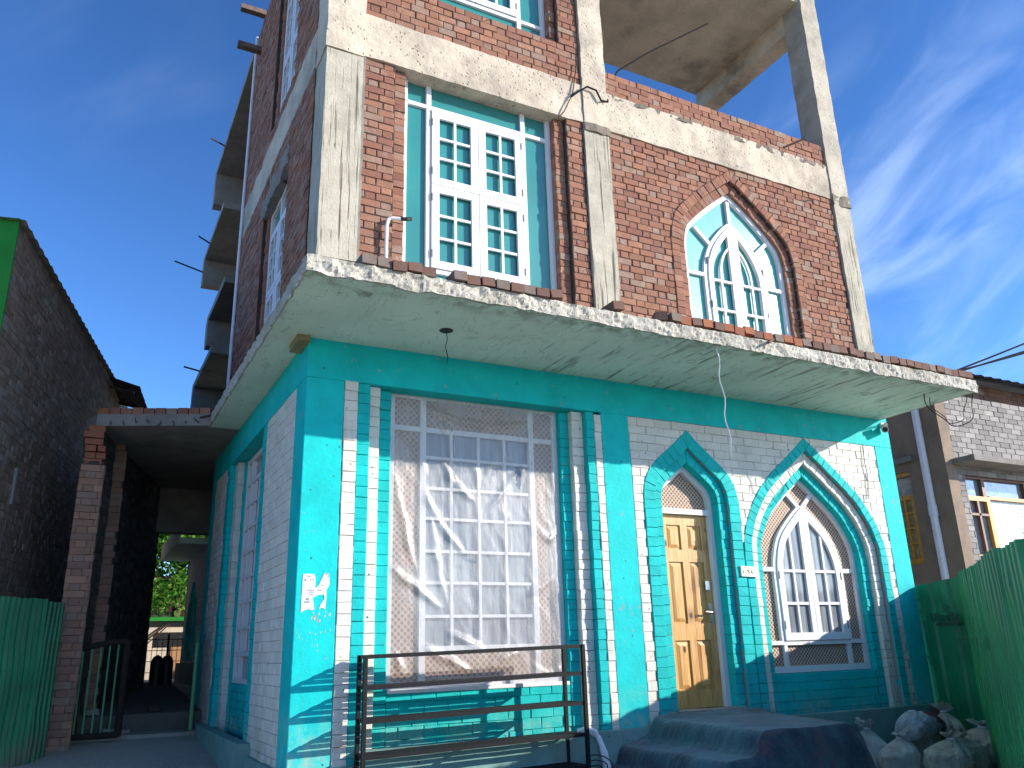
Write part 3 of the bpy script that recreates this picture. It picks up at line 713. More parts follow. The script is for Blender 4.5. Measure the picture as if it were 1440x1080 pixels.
m = MB(); rough_box(m, .42, 3.155, -.02, .30, 10.62, 11.2, .1, .010, 5, seed=3); m.build('ring_beam', CONCB, B)
# front brickwork upper left
def wall_bricks(name, M, a0, a1, b0, b1, keep=None, holes=(), mat=RED, back=-.3, **kw):
    q = MB(); q.plate(M, rect(a0, a1, b0, b1), list(holes), back, -.009, 0, False)
    bricks(q, M, a0+.004, a1-.004, b0, b1, kw.pop('h', .085), .225, 'flemish', keep=keep, mi=1, jit=.0048, c=.006, gap=.0042, **kw)
    return q.build(name, [MORTAR, mat], B)
def half(a0, a1, b0, b1, **k): return wall_bricks('red_brick_wall', F, a0, a1, b0, b1, **k)
half(.42, .78, UZ, 7.26); half(2.91, 3.155, UZ, 7.26)
def jamb(M, a0, a1, b0, b1, n1=-.06): q = MB(); bricks(q, M, a0, a1, b0, b1, .085, .13, 'head', -.3, n1, jit=.005); q.build('brick_jamb', RED, B)
jamb(F, .78, .915, UZ, 7.25); jamb(F, 2.775, 2.91, UZ, 7.25)
m = MB(); bricks(m, F, .915, 2.775, UZ, 4.36, .085, .225, 'flemish', -.3, -.12, jit=.005); m.build('brick_sill', RED, B)
half(.42, 3.155, 7.80, 8.345); half(.42, .83, 8.345, 10.62); half(2.86, 3.155, 8.345, 10.62)
jamb(F, .83, .915, 8.345, 10.61); jamb(F, 2.775, 2.86, 8.345, 10.61)
# front brickwork upper right with pointed window
UXC = 5.435
uh = arch_half([(0, 7.215), (.40, 6.93), (.74, 6.64), (.98, 6.38), (1.07, 6.12), (1.09, 5.85), (1.09, 5.2), (1.09, UZ)])
ua, ub = offs(uh, .125), offs(uh, .25)
UO = arch_poly(uh, UXC)
half(3.51, 7.355, UZ-.02, 7.26, keep=outside(UO), holes=[arch_poly(ua, UXC, UZ+.02)])
m = MB(); voussoirs(m, F, uh, ua, UXC, .085, -.3, .014, jit=.005); voussoirs(m, F, ua, ub, UXC, .085, -.3, -.045, jit=.005); m.build('brick_arch', RED, B)
n = -.09; ui = offs(uh, .25+.06); zb = UZ+.02
ss = arch_half([(0, 6.44), (.13, 6.33), (.30, 6.13), (.41, 5.92), (.465, 5.68), (.465, 5.0), (.465, zb)])
f = MB(); f.plate(F, arch_poly(ub, UXC, zb), [arch_poly(ui, UXC, zb+.08)], n-.07, n)
bar(f, F, UXC-.027, UXC+.027, 6.42, 6.80, n-.062, n-.004)
for sg in (1, -1):
    cbar(f, F, [Vector((UXC+sg*(p.x+.03), p.y)) for p in ss], .06, n-.06, n-.003-(.001 if sg > 0 else 0))
    sbar(f, F, (UXC+sg*.38, 6.10), (UXC+sg*.60, 6.30), .05, n-.058, n-.005)
    a0, a1 = sorted((UXC+sg*.50, UXC+sg*.79)); bar(f, F, a0, a1, 5.62, 5.67, n-.06, n-.006)
Wn = f.build('window', WHITEW, B, bevel=.002)
f = MB(); f.plate(F, arch_poly(ui, UXC, zb), [], n-.06, n-.045); f.build('pane', m_teal_glass('glare_lightened_glass', 1.55), Wn)  # teal glass lightened, sun glare put into its colour
s1 = offs(ss, .075); s2 = arch_half([(.075, 6.10), (.17, 5.98), (.235, 5.82), (.255, 5.64)])
f = MB(); f.plate(F, arch_poly(ss, UXC, zb+.08), [arch_poly(s1, UXC, zb+.16)], n-.04, n+.014)
for sg in (1, -1):
    a0, a1 = sorted((UXC+sg*.003, UXC+sg*.085)); bar(f, F, a0, a1, zb+.14, 6.34, n-.03, n+.012)
    cbar(f, F, [Vector((UXC+sg*p.x, p.y)) for p in s2], .03, n-.03, n+.006)
    for b in (5.60, 5.20, 4.8): a0, a1 = sorted((UXC+sg*.084, UXC+sg*.40)); bar(f, F, a0, a1, b-.016, b+.016, n-.03, n+.008)
    bar(f, F, UXC+sg*.255-.015, UXC+sg*.255+.015, zb+.15, 5.66, n-.03, n+.005)
    for b in (5.25, 5.85): bar(f, F, UXC+sg*.462-.007, UXC+sg*.462+.007, b-.045, b+.045, n-.01, n+.02, 1)
f.build('shutter', [WHITEW, DARKC], Wn, bevel=.002)
# terrace parapet, ceiling
m = MB(); m.mbox(F, 3.51, 7.355, 7.80, 8.13, -.22, -.009)
bricks(m, F, 3.514, 7.351, 7.80, 8.14, .085, .225, 'flemish', -.1, -.0, mi=1, jit=.005); bricks(m, F, 3.514, 7.351, 8.12, 8.15, .03, .225, 'flemish', -.22, -.02, mi=1)
m.build('parapet', [MORTAR, RED], B)
m = MB(); rough_box(m, 3.2, 7.69, .02, 2.5, 10.78, 10.95, .15, .006, 4); m.build('terrace_ceiling', CEIL, B)
m = MB(); rough_box(m, 7.36, 7.68, .345, 2.5, 10.42, 10.785, .08, .008, 5); m.build('terrace_beam', CEIL, B)
CRUST = m_conc('dark_crust', (.23, .195, .155), (.06, .05, .045), .6, 0, 1., holes=.6)
for a, b, z, sd_ in ((3.62, 4.35, 7.74, 1), (4.5, 5.05, 7.75, 2), (5.6, 6.5, 7.73, 3), (6.7, 7.3, 7.74, 4)):
    m = MB(); rough_box(m, a, b, -.022, .05, z, 7.805, .045, .022, 8, seed=sd_); m.build('concrete_crust', CRUST, B)
m = MB(); rough_box(m, 3.16, 3.52, -.045, .1, 7.16, 7.27, .05, .02, 8, seed=5); m.build('concrete_crust', CRUST, B)
m = MB(); rough_box(m, 7.35, 7.70, -.045, .1, 7.17, 7.33, .05, .025, 8, seed=6); m.build('concrete_crust', CRUST, B)
m = MB(); rough_box(m, .408, .44, -.018, .05, UZ, 7.25, .05, .010, 8, seed=7); m.build('mortar_line', DARKC, B)
# side brickwork
def side(a0, a1, b0, b1): return wall_bricks('red_brick_wall', S, a0, a1, b0, b1)
side(.385, 1.5, UZ-.05, 7.26); side(2.93, 4.67, UZ-.05, 7.26); side(1.5, 2.93, UZ-.05, 4.62); side(1.5, 2.93, 6.72, 7.26)
side(.385, 1.48, 7.78, 11); side(2.85, 4.67, 7.78, 11); side(1.48, 2.85, 7.78, 7.95); side(1.48, 2.85, 10.3, 11)
for b0, b1, a0, a1 in ((4.62, 6.72, 1.5, 2.93), (7.95, 10.3, 1.48, 2.85)):
    jamb(S, a0, a0+.11, b0, b1, -.05); jamb(S, a1-.11, a1, b0, b1, -.05)
    Wn = grid_window('window', S, (a0+.1, a1-.1, b0, b1), [((a0+a1)/2, b0+.05, b1-.05)], [(b1-.35, a0+.15, a1-.15)], -.085, WHITEW, .06)
    sheet(Wn, 'pane', S, a0+.12, a1-.12, b0+.02, b1-.02, -.13, GLASS)
    mid = (a0+a1)/2; zc_ = b0+(b1-.35-b0)*.5
    for c0, c1 in ((a0+.165, mid-.03), (mid+.03, a1-.165)):
        for e0, e1 in ((b0+.06, zc_-.005), (zc_+.005, b1-.38)): leaf(Wn, S, c0, c1, e0, e1, -.075, 2, 3, .07, .028)
m = MB(); rough_box(m, -.02, .12, 1.45, 2.95, 6.70, 6.98, .05, .035, 6); m.build('broken_lintel', DARKC, B)
m = MB(); m.tube([(-.02, 4.70, 4.0), (-.02, 4.70, 11)], .024, 10); m.build('downpipe', PVC, B)
m = MB(); m.box(.34, 7.68, .40, 4.6, -.1, 7.7); m.box(.34, 7.68, 4.6, 7.6, -.1, 4.1); m.box(.34, 3.15, .40, 4.6, 7.7, 10.9); m.box(1.3, 1.5, 4.6, 9.5, 4.1, 11); m.build('sun_block_core', MORTAR, B)  # unseen solid cores and rear wall, added so the building blocks the sun
REARC = m_conc('rear_concrete', (.33, .29, .24), (.10, .09, .08), .6, 0, .6)
# open floors of the unfinished rear part seen from below
for z_, ya, yb, zb_ in ((10.63, 4.75, 8.80, 9.92), (9.0, 6.95, 9.5, 8.46), (7.05, 5.85, 7.85, 6.55), (6.17, 6.85, 9.25, 5.78)):
    m = MB(); rough_box(m, -.05, 1.3, ya, yb+.02, z_, z_+.12, .2, .006, 4); m.build('floor_slab', REARC if z_ > 8 else DARKC, B)  # shade on the lower floors put into a darker concrete
    m = MB(); rough_box(m, -.055, 1.3, yb-.25, yb, zb_, z_-.002, .12, .006, 4); m.build('end_beam', REARC if z_ > 8 else DARKC, B)  # lower beams darkened the same way for their shade
for p, q in (((-.03, 7.6, 10.68), (-.32, 7.5, 10.72)), ((-.03, 8.6, 9.05), (-.28, 8.5, 9.12)), ((.0, 9.3, 8.72), (-.62, 9.1, 8.78)), ((-.03, 8.2, 6.25), (-.34, 8.1, 6.27))):
    m = MB(); m.tube([p, q], .016, 6); m.build('reinforcing_bar', STEEL, B)
for z_ in (10.40, 11.12):
    m = MB(); rough_box(m, -.36, .08, 4.25, 4.36, z_, z_+.085, .1, .004, 5); m.build('timber_prop', m_plain('old_timber', (.16, .11, .09), .8, 0, .2, .3), B)
m = MB(); m.tube([F(.70, UZ, .05), F(.70, 5.28, .05), F(.715, 5.36, .05), F(.76, 5.385, .05), F(.85, 5.385, .07)], .018, 8); m.build('bent_conduit', PVC, B)
m = MB(); m.tube([F(.84, 5.385, .068), F(.90, 5.39, .08), F(.95, 5.41, .07)], .02, 7); m.build('cable_end', BLACK, B)
for q in ([(4.72, -1.20, 4.34), (4.22, -1.46, 4.08)], [F(6.55, 7.90, .0), F(6.85, 8.05, .14)]): m = MB(); m.tube(q, .014, 6); m.build('reinforcing_bar', STEEL, B)
#PART3
# ------------------------------------------------------------------ things on and in front of the building
FOLDS = [((.30, .23), (.36, .32), (.47, .375), .034), ((.20, .33), (.27, .45), (.42, .56), .030), ((0, .60), (.12, .66), (.28, .74), .032), ((.20, .86), (.30, .90), (.46, .955), .032), ((.33, .82), (.42, .85), (.52, .88), .03),
         ((.02, .26), (.07, .42), (.15, .62), .024), ((.55, .94), (.63, .91), (.72, .895), .026), ((.2, .05), (.5, .095), (.8, .07), .022), ((.2, .02), (.28, .09), (.38, .15), .024), ((.85, .08), (.80, .18), (.76, .30), .024),
         ((.28, .10), (.33, .16), (.36, .26), .018), ((.02, .12), (.14, .2), (.2, .3), .020), ((.22, .42), (.27, .58), (.31, .72), .022), ((.56, .40), (.70, .30), (.78, .24), .016), ((.02, .86), (.08, .92), (.1, .97), .026), ((.80, .93), (.9, .97), (.97, .94), .022), ((.76, .70), (.84, .68), (.93, .64), .016), ((.40, .18), (.47, .24), (.50, .33), .014), ((.62, .12), (.60, .2), (.54, .27), .016), ((.86, .45), (.92, .5), (.96, .47), .014), ((.9, .12), (.95, .2), (.97, .32), .018)]
def plastic_sheet():
    t = MB(); nx, nz = 150, 230; a0, a1, b0, b1 = .84, 2.70, .91, 3.655; P = []
    W_, H_ = a1-a0, b1-b0; segs = []
    for p, q, r_, h in FOLDS:
        pts = []
        for k in range(9):
            u = k/8; pts.append(Vector((W_*((1-u)**2*p[0]+2*u*(1-u)*(2*q[0]-.5*p[0]-.5*r_[0])+u*u*r_[0]), -H_*((1-u)**2*p[1]+2*u*(1-u)*(2*q[1]-.5*p[1]-.5*r_[1])+u*u*r_[1]))))
        segs.append((pts, h))
    for i in range(nx+1):
        row = []
        for j in range(nz+1):
            u, v = i/nx, j/nz; x = a0+W_*u; z = b0+H_*v
            edge = min(1, min(u, 1-u)*14, min(v, 1-v)*14); d3 = Vector((W_*u, -H_*(1-v)))+Vector((noise.noise(Vector((x*4, z*4, 2))), noise.noise(Vector((x*4, z*4, 7)))))*.018
            rd = .010*(noise.noise(Vector((x*1.6, z*1.1, 4)))+.3)
            for pts, h in segs:
                best = 9; tt = 0
                for k in range(8):
                    a, b = pts[k], pts[k+1]; ab = b-a; s_ = max(0, min(1, (d3-a).dot(ab)/ab.length_squared)); dd = (d3-a-ab*s_).length
                    if dd < best: best = dd; tt = (k+s_)/8
                if best < .12: wd = .022+.016*math.sin(tt*math.pi); rd += h*math.exp(-(best/wd)**2)*min(1, 5*tt+.15, 5*(1-tt)+.15)*(.8+.5*noise.noise(Vector((x*9, z*9, 1))))
            rd += .0035*(1-2*abs(noise.noise(Vector((x*7+z*3, z*3.2, 8)))))
            row.append(F(x+.010*noise.noise(Vector((x*3, z*3, 0)))*edge, z, -.188+edge*max(0, rd+.004)))
        P.append(row)
    for i in range(nx):
        for j in range(nz):
            x, z = a0+W_*(i+.5)/nx, b0+H_*(j+.5)/nz
            dx, dz = (x-2.225)/.032, (z-2.89)/.115
            if dx*dx+dz*dz < 1+.5*noise.noise(Vector((x*30, z*30, 0))): continue
            t.face([P[i][j], P[i+1][j], P[i+1][j+1], P[i][j+1]], 0, None, .5)
    o = t.build('plastic_sheet', PLASTIC, None, smooth=True)
    tag(o, 'torn clear plastic film taped over the tall window behind the metal rack', 'plastic sheet')
plastic_sheet()
def shoe_rack():
    T = thing('shoe_rack', 'black five tier metal rack standing before the plastic covered window', 'rack', (1.5, -.23, -.12))
    xr0, xr1, xf0, xf1, yr, yf = .535, 2.50, .50, 2.545, -.10, -.37
    zt = lambda x: 1.225+.02*(x-.5); drops = (0, .235, .485, .745, 1.0)
    for (x, y) in ((xr0, yr), (xr1, yr), (xf0, yf), (xf1, yf)):
        m = MB(); s_ = .0165; m.box(x-s_, x+s_, y-s_, y+s_, -.12, zt(x)); m.build('leg', METAL, T, bevel=.002)
    for k, d in enumerate(drops):
        m = MB()
        def P(u, v, dz): 
            x = (xr0+(xr1-xr0)*u)*v+(xf0+(xf1-xf0)*u)*(1-v); return Vector((x, yf+(yr-yf)*v, zt(x)-d+dz))
        for v0, v1, h in ((-.02, .09, .030), (.92, 1.02, .028), (.25, .35, .018), (.48, .58, .018), (.71, .81, .016)):
            h0 = -h; q = [P(0, v0, 0), P(1, v0, 0), P(1, v1, 0), P(0, v1, 0)]; b_ = [p+Vector((0, 0, h0)) for p in q]
            m.face(q); m.face(b_[::-1])
            for i in range(4): m.face([q[i], q[(i+1) % 4], b_[(i+1) % 4], b_[i]])
        for u in (0, .5, 1): 
            u0, u1 = max(0, u-.006), min(1, u+.006); q = [P(u0, .02, -.004), P(u1, .02, -.004), P(u1, .98, -.004), P(u0, .98, -.004)]; b_ = [p-Vector((0, 0, .024)) for p in q]
            m.face(q); m.face(b_[::-1])
            for i in range(4): m.face([q[i], q[(i+1) % 4], b_[(i+1) % 4], b_[i]])
        m.build('shelf', METAL, T)
shoe_rack()
def notice():
    T = thing('paper_notice', 'torn white paper notice stuck on the turquoise corner column', 'notice', (.16, -.004, 1.6))
    Tn = shift(F, .004); m = MB()
    pts = [(.055, 1.885), (.10, 1.89), (.15, 1.885), (.163, 1.86), (.163, 1.77), (.19, 1.79), (.225, 1.87), (.235, 1.895), (.275, 1.895), (.285, 1.80), (.262, 1.76), (.262, 1.69), (.255, 1.60), (.225, 1.612), (.20, 1.60), (.215, 1.64), (.245, 1.68), (.24, 1.72), (.19, 1.715), (.17, 1.705), (.148, 1.695), (.152, 1.66), (.165, 1.60), (.14, 1.592), (.11, 1.60), (.08, 1.59), (.05, 1.572)]
    m.plate(Tn, pts, [], -.004, 0); m.build('paper', PAPER, T)
    m = MB()
    for b, a0, a1 in ((1.865, .085, .125), (1.835, .115, .150), (1.75, .10, .155), (1.735, .115, .155), (1.715, .12, .15), (1.75, .18, .225), (1.79, .215, .235), (1.885, .24, .27)):
        a = a0
        while a < a1: l = random.uniform(.006, .014); m.mbox(Tn, a, min(a+l, a1), b, b+.0075, .0005, .001); a += l+.003
    m.mbox(Tn, .07, .085, 1.83, 1.845, .0005, .001); m.mbox(Tn, .09, .115, 1.672, 1.69, .0005, .001); m.mbox(Tn, .075, .12, 1.652, 1.664, .0005, .001); m.mbox(Tn, .268, .272, 1.86, 1.89, .0005, .001)
    m.build('print', m_plain('faded_print', (.22, .24, .3), .8), T)
    m = MB()
    for k in range(26):
        a, b = random.uniform(.03, .31), random.uniform(1.30, 1.58); l = random.uniform(.006, .03)*(1 if b > 1.45 else .6); s_ = random.uniform(-.5, .5)
        m.plate(Tn, [(a, b), (a+l*.3, b-.004), (a+l*.5+s_*.01, b+l), (a+l*.2, b+l*.8)], [], -.003, -.002)
    m.build('paper_scrap', PAPER, T)
notice()
def plaque():
    T = thing('name_plaque', 'small cream plaque with dark writing between the two turquoise arches', 'sign', (4.97, -.02, 1.98))
    m = MB(); P = [(4.862, 1.935), (5.085, 1.93), (5.082, 2.04), (4.862, 2.05)]; m.plate(F, P, [], .0, .03); m.build('board', PLATE, T, bevel=.003)
    m = MB()
    for path in ([(.10, .62), (.115, .45), (.14, .36), (.20, .33)], [(.36, .52), (.40, .60), (.45, .58), (.48, .44), (.52, .33), (.57, .33)], [(.64, .64), (.655, .46), (.68, .35), (.74, .33), (.84, .33)]):
        m.tube([F(4.862+.22*a, 1.93+.115*b+.005, .0315) for a, b in path], .0042, 5)
    m.build('lettering', m_plain('dark_writing', (.06, .055, .04), .7), T)
plaque()
def cctv():
    T = thing('security_camera', 'white bullet security camera under the canopy corner', 'camera', (7.55, -.01, 3.84))
    m = MB(); m.tube([F(7.60, 3.93, 0), F(7.60, 3.93, .03)], .035, 12); m.tube([F(7.60, 3.93, .03), F(7.58, 3.90, .07), F(7.57, 3.885, .10)], .014, 8); m.build('bracket', PVC, T)
    m = MB(); m.tube([F(7.605, 3.868, .04), F(7.49, 3.832, .135)], .043, 16); m.tube([F(7.55, 3.905, .10), F(7.475, 3.885, .165)], [.02, .03], 8); m.build('camera_body', PVC, T)
    m = MB(); m.tube([F(7.4905, 3.8322, .1345), F(7.486, 3.8308, .1385)], .034, 16); m.build('lens', m_plain('lens_black', (.01, .01, .012), .1, 0, .6), T)
cctv()
def hose():
    T = thing('white_hose', 'bent white hose leaning on the plinth beside the rack', 'hose', (2.8, -.15, -.12))
    m = MB(); m.tube([(2.66, -.03, .50), (2.72, -.10, .53), (2.78, -.14, .50), (2.82, -.17, .38), (2.84, -.2, .15), (2.86, -.22, -.1)], .022, 9)
    m.tube([(2.66, -.03, .50), (2.74, -.10, .50), (2.81, -.15, .45), (2.855, -.18, .32), (2.885, -.2, .12), (2.90, -.22, -.1)], .020, 9); m.build('hose_pipe', PVC, T)
    T2 = []
    for k in range(5):
        m = MB(); r_ = .05+.02*k; cx = 2.62+.02*k
        m.tube([(cx+r_*math.cos(a), -.28+.05*math.sin(a*2+k), .12+r_*.9*math.sin(a)+.02*k) for a in [i*.33 for i in range(20)]], .006, 5)
        T2.append(m)
    t = MB()
    for q in T2:
        kk = len(t.v); t.v += q.v; t.f += [tuple(i+kk for i in f_) for f_ in q.f]; t.m += [random.randint(0, 2)]*len(q.f); t.uv += q.uv; t.r += q.r
    o = t.build('cable_coil', [m_plain('red_wire', (.45, .05, .05), .5), BLACK, PVC], None); tag(o, 'small tangle of red black and white wires below the hose', 'cable')
hose()
def blanket():
    # steps under the cloth, then the cloth over them
    T = thing('entrance_steps', 'cement entrance steps below the wooden door under the dark blanket', 'steps', (4.1, -.9, -.12))
    m = MB(); m.box(3.50, 4.5, -1.60, -.13, -.12, .50); m.box(3.1, 3.495, -1.6, -.13, -.12, .30); m.box(2.75, 3.095, -1.6, -.13, -.12, .10); m.build('step', PAVE, T, bevel=.02)
    prof = [(2.30, -.115), (2.48, -.10), (2.62, -.06), (2.68, .02), (2.72, .115), (2.80, .15), (2.95, .15), (3.03, .19), (3.06, .28), (3.10, .335), (3.22, .345), (3.36, .35), (3.43, .40), (3.46, .49), (3.50, .535), (3.62, .545), (3.8, .54), (4.0, .537), (4.2, .54), (4.38, .54), (4.47, .52), (4.54, .42), (4.59, .26), (4.63, .1), (4.68, -.05), (4.72, -.115)]
    def at(s):
        L = [0]
        for a, b in zip(prof, prof[1:]): L.append(L[-1]+math.hypot(b[0]-a[0], b[1]-a[1]))
        s *= L[-1]
        for i in range(len(L)-1):
            if s <= L[i+1]+1e-9: t = (s-L[i])/(L[i+1]-L[i]); return (prof[i][0]*(1-t)+prof[i+1][0]*t, prof[i][1]*(1-t)+prof[i+1][1]*t)
    ns, nt_ = 110, 80; P = []
    for i in range(ns+1):
        row = []; px, pz = at(i/ns)
        for j in range(nt_+1):
            t = j/nt_; q = Vector((px*2, t*4, .5))
            y = -.115-1.56*min(1, t/.72); zz = pz
            if t > .66:
                k = min(1, (t-.66)/.08); hang = max(0, t-.70)/.30; y = -1.61-.06*k-.12*hang; zz = pz-(pz+.115)*min(1, max(0, (t-.69)/.27))**.9
            x = px-.10*max(0, t-.02)*(1 if px < 3.6 else .2)+(.42*(1-min(1, t/.7)) if px > 3.9 else 0)*min(1, (px-3.9)/.5)
            wr = .022*noise.fractal(q*1.2, .8, 2, 3)+.010*noise.noise(q*5)
            if t < .06: zz += (.06-t)*.55*(1 if px > 3.3 else .2)+.03*max(0, noise.noise(Vector((px*5, 0, 3))))
            zz = max(-.118, zz+wr*(.35 if t < .66 else .15)); y += wr*(1.3 if t > .66 else 0); x += wr*(1.0 if px > 4.45 or px < 3.5 else 0)
            if px > 4.35 and t < .1: zz += .06*(px-4.35)*2
            row.append(Vector((x, min(y, -.113), zz+.012)))
        P.append(row)
    t = NT('dark_patterned_blanket'); p = t.obj()
    c = t.mix(t.map(t.noise(p, 1.9, 4, .6), .38, .62), (.020, .040, .062), (.045, .105, .125)); c = t.mix(t.map(t.noise(p, 2.6, 4, .6, .5), .56, .70, 0, .6), c, (.14, .065, .075))
    c = t.mix(t.map(t.noise(p, 60, 3), .5, .75, 0, .35), c, (.16, .19, .2))
    t.set(c, .95, spec=.1); t.b.inputs['Sheen Weight'].default_value = .3; t.bump(t.math('ADD', t.math('MULTIPLY', t.noise(p, 120, 3, .7), .25), t.math('MULTIPLY', t.noise(t.scale(p, (1, 1.8, 1)), 6, 5, .55, .7), 2.2)), .6, .02)
    m = MB(); m.grid(P); o = m.build('blanket', t.m, None, smooth=True)
    so = o.modifiers.new('thick', 'SOLIDIFY'); so.thickness = .012; so.offset = 1
    tag(o, 'dark blue patterned blanket draped over the entrance steps', 'blanket')
blanket()
# sacks
def sack_mat(name, c, c2):
    t = NT(name); p = t.obj(); s_ = t.sep(t.uv())
    wv = t.math('MULTIPLY', t.math('SINE', t.math('MULTIPLY', s_[0], 700)), t.math('SINE', t.math('MULTIPLY', s_[1], 700)))
    cc = t.mix(t.map(t.noise(p, 5, 6, .65), .42, .7), c, c2); cc = t.mix(t.math('MULTIPLY', t.map(t.noise(p, 3, 7, .72), .5, .62), t.map(t.sep(p)[2], .05, .5, .85, .25)), cc, (.26, .20, .14)); t.set(cc, .85, spec=.15)
    rg = t.math('ABSOLUTE', t.math('SUBTRACT', t.noise(p, 9, 4, .6, .9), .5)); t.bump(t.math('ADD', t.math('ADD', t.math('MULTIPLY', rg, 2.2), t.noise(p, 22, 5, .65, .8)), t.math('MULTIPLY', wv, .10)), .9, .035); return t.m
SM = [sack_mat('woven_sack_white', (.78, .77, .76), (.48, .46, .44)), sack_mat('woven_sack_cream', (.70, .66, .56), (.44, .40, .32)), sack_mat('woven_sack_bluish', (.62, .68, .74), (.24, .36, .46)), sack_mat('woven_sack_maroon', (.2, .08, .08), (.3, .2, .19))]
RUST = m_plain('rust_band', (.17, .05, .025), .8)
def sack(label, loc, h, rx, ry, tilt, mat, seed, neck=True, limp=0., band=False):
    T = thing('sack', label, 'sack', loc, 'filled sacks heaped by the fence')
    Mx = Matrix.Translation(Vector(loc)) @ Matrix.Rotation(tilt[2], 4, 'Z') @ Matrix.Rotation(tilt[1], 4, 'Y') @ Matrix.Rotation(tilt[0], 4, 'X')
    m = MB(); nr, na = 64, 72; rows = []
    for i in range(nr+1):
        t = i/nr
        if t < .12: r = .78+.22*math.sin(t/.12*math.pi/2); 
        elif t < .62: r = 1.0+.05*math.sin((t-.12)/.5*math.pi)
        elif t < .84: r = 1.0-.80*((t-.62)/.22)**1.3
        elif t < .88: r = .17
        else: r = .17+.42*((t-.88)/.12)**.8*(.35+.65*abs(math.sin(seed*1.7)))
        row = []
        for k in range(na):
            a = 2*math.pi*k/na; d = Vector((math.cos(a), math.sin(a), t*2.4))
            pl = noise.noise(Vector((math.cos(a)*1.8, math.sin(a)*1.8, t*1.2+seed)))*.14+(1-2*abs(noise.noise(Vector((math.cos(a)*3+t*2, math.sin(a)*3, t*4+seed*3)))))*.075+(1-2*abs(noise.noise(Vector((math.cos(a)*7, math.sin(a)*7+t*3, t*7+seed)))))*.03+noise.fractal(Vector((math.cos(a)*6, math.sin(a)*6, t*9+seed)), .8, 2, 3)*.035
            if t > .55: pl += .10*math.sin(a*9+seed*2+3*noise.noise(d+Vector((seed, 0, 0))))*min(1, (t-.55)/.25)*(1.2 if t > .86 else .6)
            if t > .86: pl += .45*noise.noise(Vector((math.cos(a)*2.4, math.sin(a)*2.4, t*9+seed)))
            z = t*h*(1-.10*limp)+(.05*noise.noise(Vector((a, seed, 1))) if t > .9 else 0)
            rr = r*(1+pl); sq = 1-.12*abs(math.sin(2*a))*0
            ln = max(0, t-.6)*.28*math.sin(seed*2.3); z -= max(0, t-.9)*.9*abs(math.sin(seed*1.3))*h*(.5+.5*math.sin(a+seed)); row.append(Mx @ Vector((rx*rr*math.cos(a)*sq+limp*.12*t*t+ln, ry*rr*math.sin(a)*sq-ln*.6, z)))
        row.append(row[0]); rows.append(row)
    for i in range(nr):
        for k in range(na): m.face([rows[i][k], rows[i][k+1], rows[i+1][k+1], rows[i+1][k]], 1 if band and .06 < i/nr < .26 else 0, [(k/na, i/nr), ((k+1)/na, i/nr), ((k+1)/na, (i+1)/nr), (k/na, (i+1)/nr)], .5)
    m.face([rows[0][k] for k in range(na)][::-1], 0, None, .5)
    m.build('bag', [SM[mat], RUST], T, smooth=True)
    m = MB(); m.tube([Mx @ Vector((rx*.2*math.cos(a)+limp*.089+.073*math.sin(seed*2.3), ry*.2*math.sin(a)-.044*math.sin(seed*2.3), h*.86*(1-.1*limp))) for a in [i*.45 for i in range(15)]], .008, 5); m.build('tie_string', PVC, T)
    return T
sack('cream filled sack with rust brown band, front middle of the heap', (6.02, -1.32, -.12), .50, .21, .19, (.05, -.05, .3), 1, 1, band=True)
sack('plain cream upright sack between the banded sack and the corner one', (6.52, -1.15, -.12), .47, .20, .18, (.0, .08, .9), 1, 2)
sack('broad grey cream sack in the corner against the green fence', (7.02, -1.02, -.12), .52, .23, .20, (.05, -.12, 2.0), 1, 3)
sack('bluish white sack lying slumped on top of the heap', (6.25, -.72, .22), .52, .19, .16, (.1, 1.05, .15), 2, 4, limp=.6)
sack('crumpled white empty looking sack at the left end of the heap beside the blanket', (5.72, -.62, -.12), .62, .17, .15, (.1, .1, .2), 0, 5, limp=.8)
sack('white folded sack squeezed between the crumpled sack and the banded sack', (5.78, -.98, -.12), .50, .19, .17, (-.08, -.1, .5), 0, 6, limp=.3)
sack('maroon sack lying at the back of the heap under the green panel', (6.86, -.42, .16), .42, .17, .15, (.2, 1.0, .2), 3, 7)
sack('pale sack with frayed neck standing at the back right of the heap', (7.18, -.52, -.12), .66, .18, .17, (.0, .1, .7), 1, 8)
sack('flat white sack lying on the ground before the heap', (6.45, -1.60, -.10), .56, .10, .12, (.05, 1.45, -.12), 0, 9)
# ------------------------------------------------------------------ corrugated fences
def corr(mb, p0, p1, zb, zt, pitch=.19, depth=.03, jag=.0, seed=0, phase=.0):
    p0, p1 = Vector(p0), Vector(p1); d = (p1-p0); L = d.length; d.normalize(); nrm = Vector((d.y, -d.x))
    prof = []; s = -phase*pitch
    while s < L:
        for f_, o_ in ((0, 0), (.36, 0), (.46, 1), (.86, 1), (.96, 0)):
            q = s+f_*pitch
            if 0 <= q <= L: prof.append((q, o_))
        s += pitch
    prof = [(0, prof[0][1])]+prof+[(L, prof[-1][1])]
    nz = 8; rows = []
    for q, o_ in prof:
        xy = p0+d*q+nrm*(o_*depth); tz = zt(q) if callable(zt) else zt; tz += jag*noise.noise(Vector((q*6, seed, 0)))
        rows.append([Vector((xy.x+.02*noise.noise(Vector((q*2, k, seed))), xy.y+.02*noise.noise(Vector((q*2, k, seed+5))), zb+(tz-zb)*k/nz)) for k in range(nz+1)])
    mb.grid(rows)
FT = thing('corrugated_fence', 'tall green corrugated metal fence at the right with printed sheets', 'fence', (7.7, -.5, -.12))
PA, PB = Vector((7.76, .03)), Vector((7.625, -.78))
m = MB(); corr(m, PA, PB, -.12, lambda q: 1.86+.08*q, .30, .025, .005, 1, .1)
far = m.build('sheet', GREEND, FT)
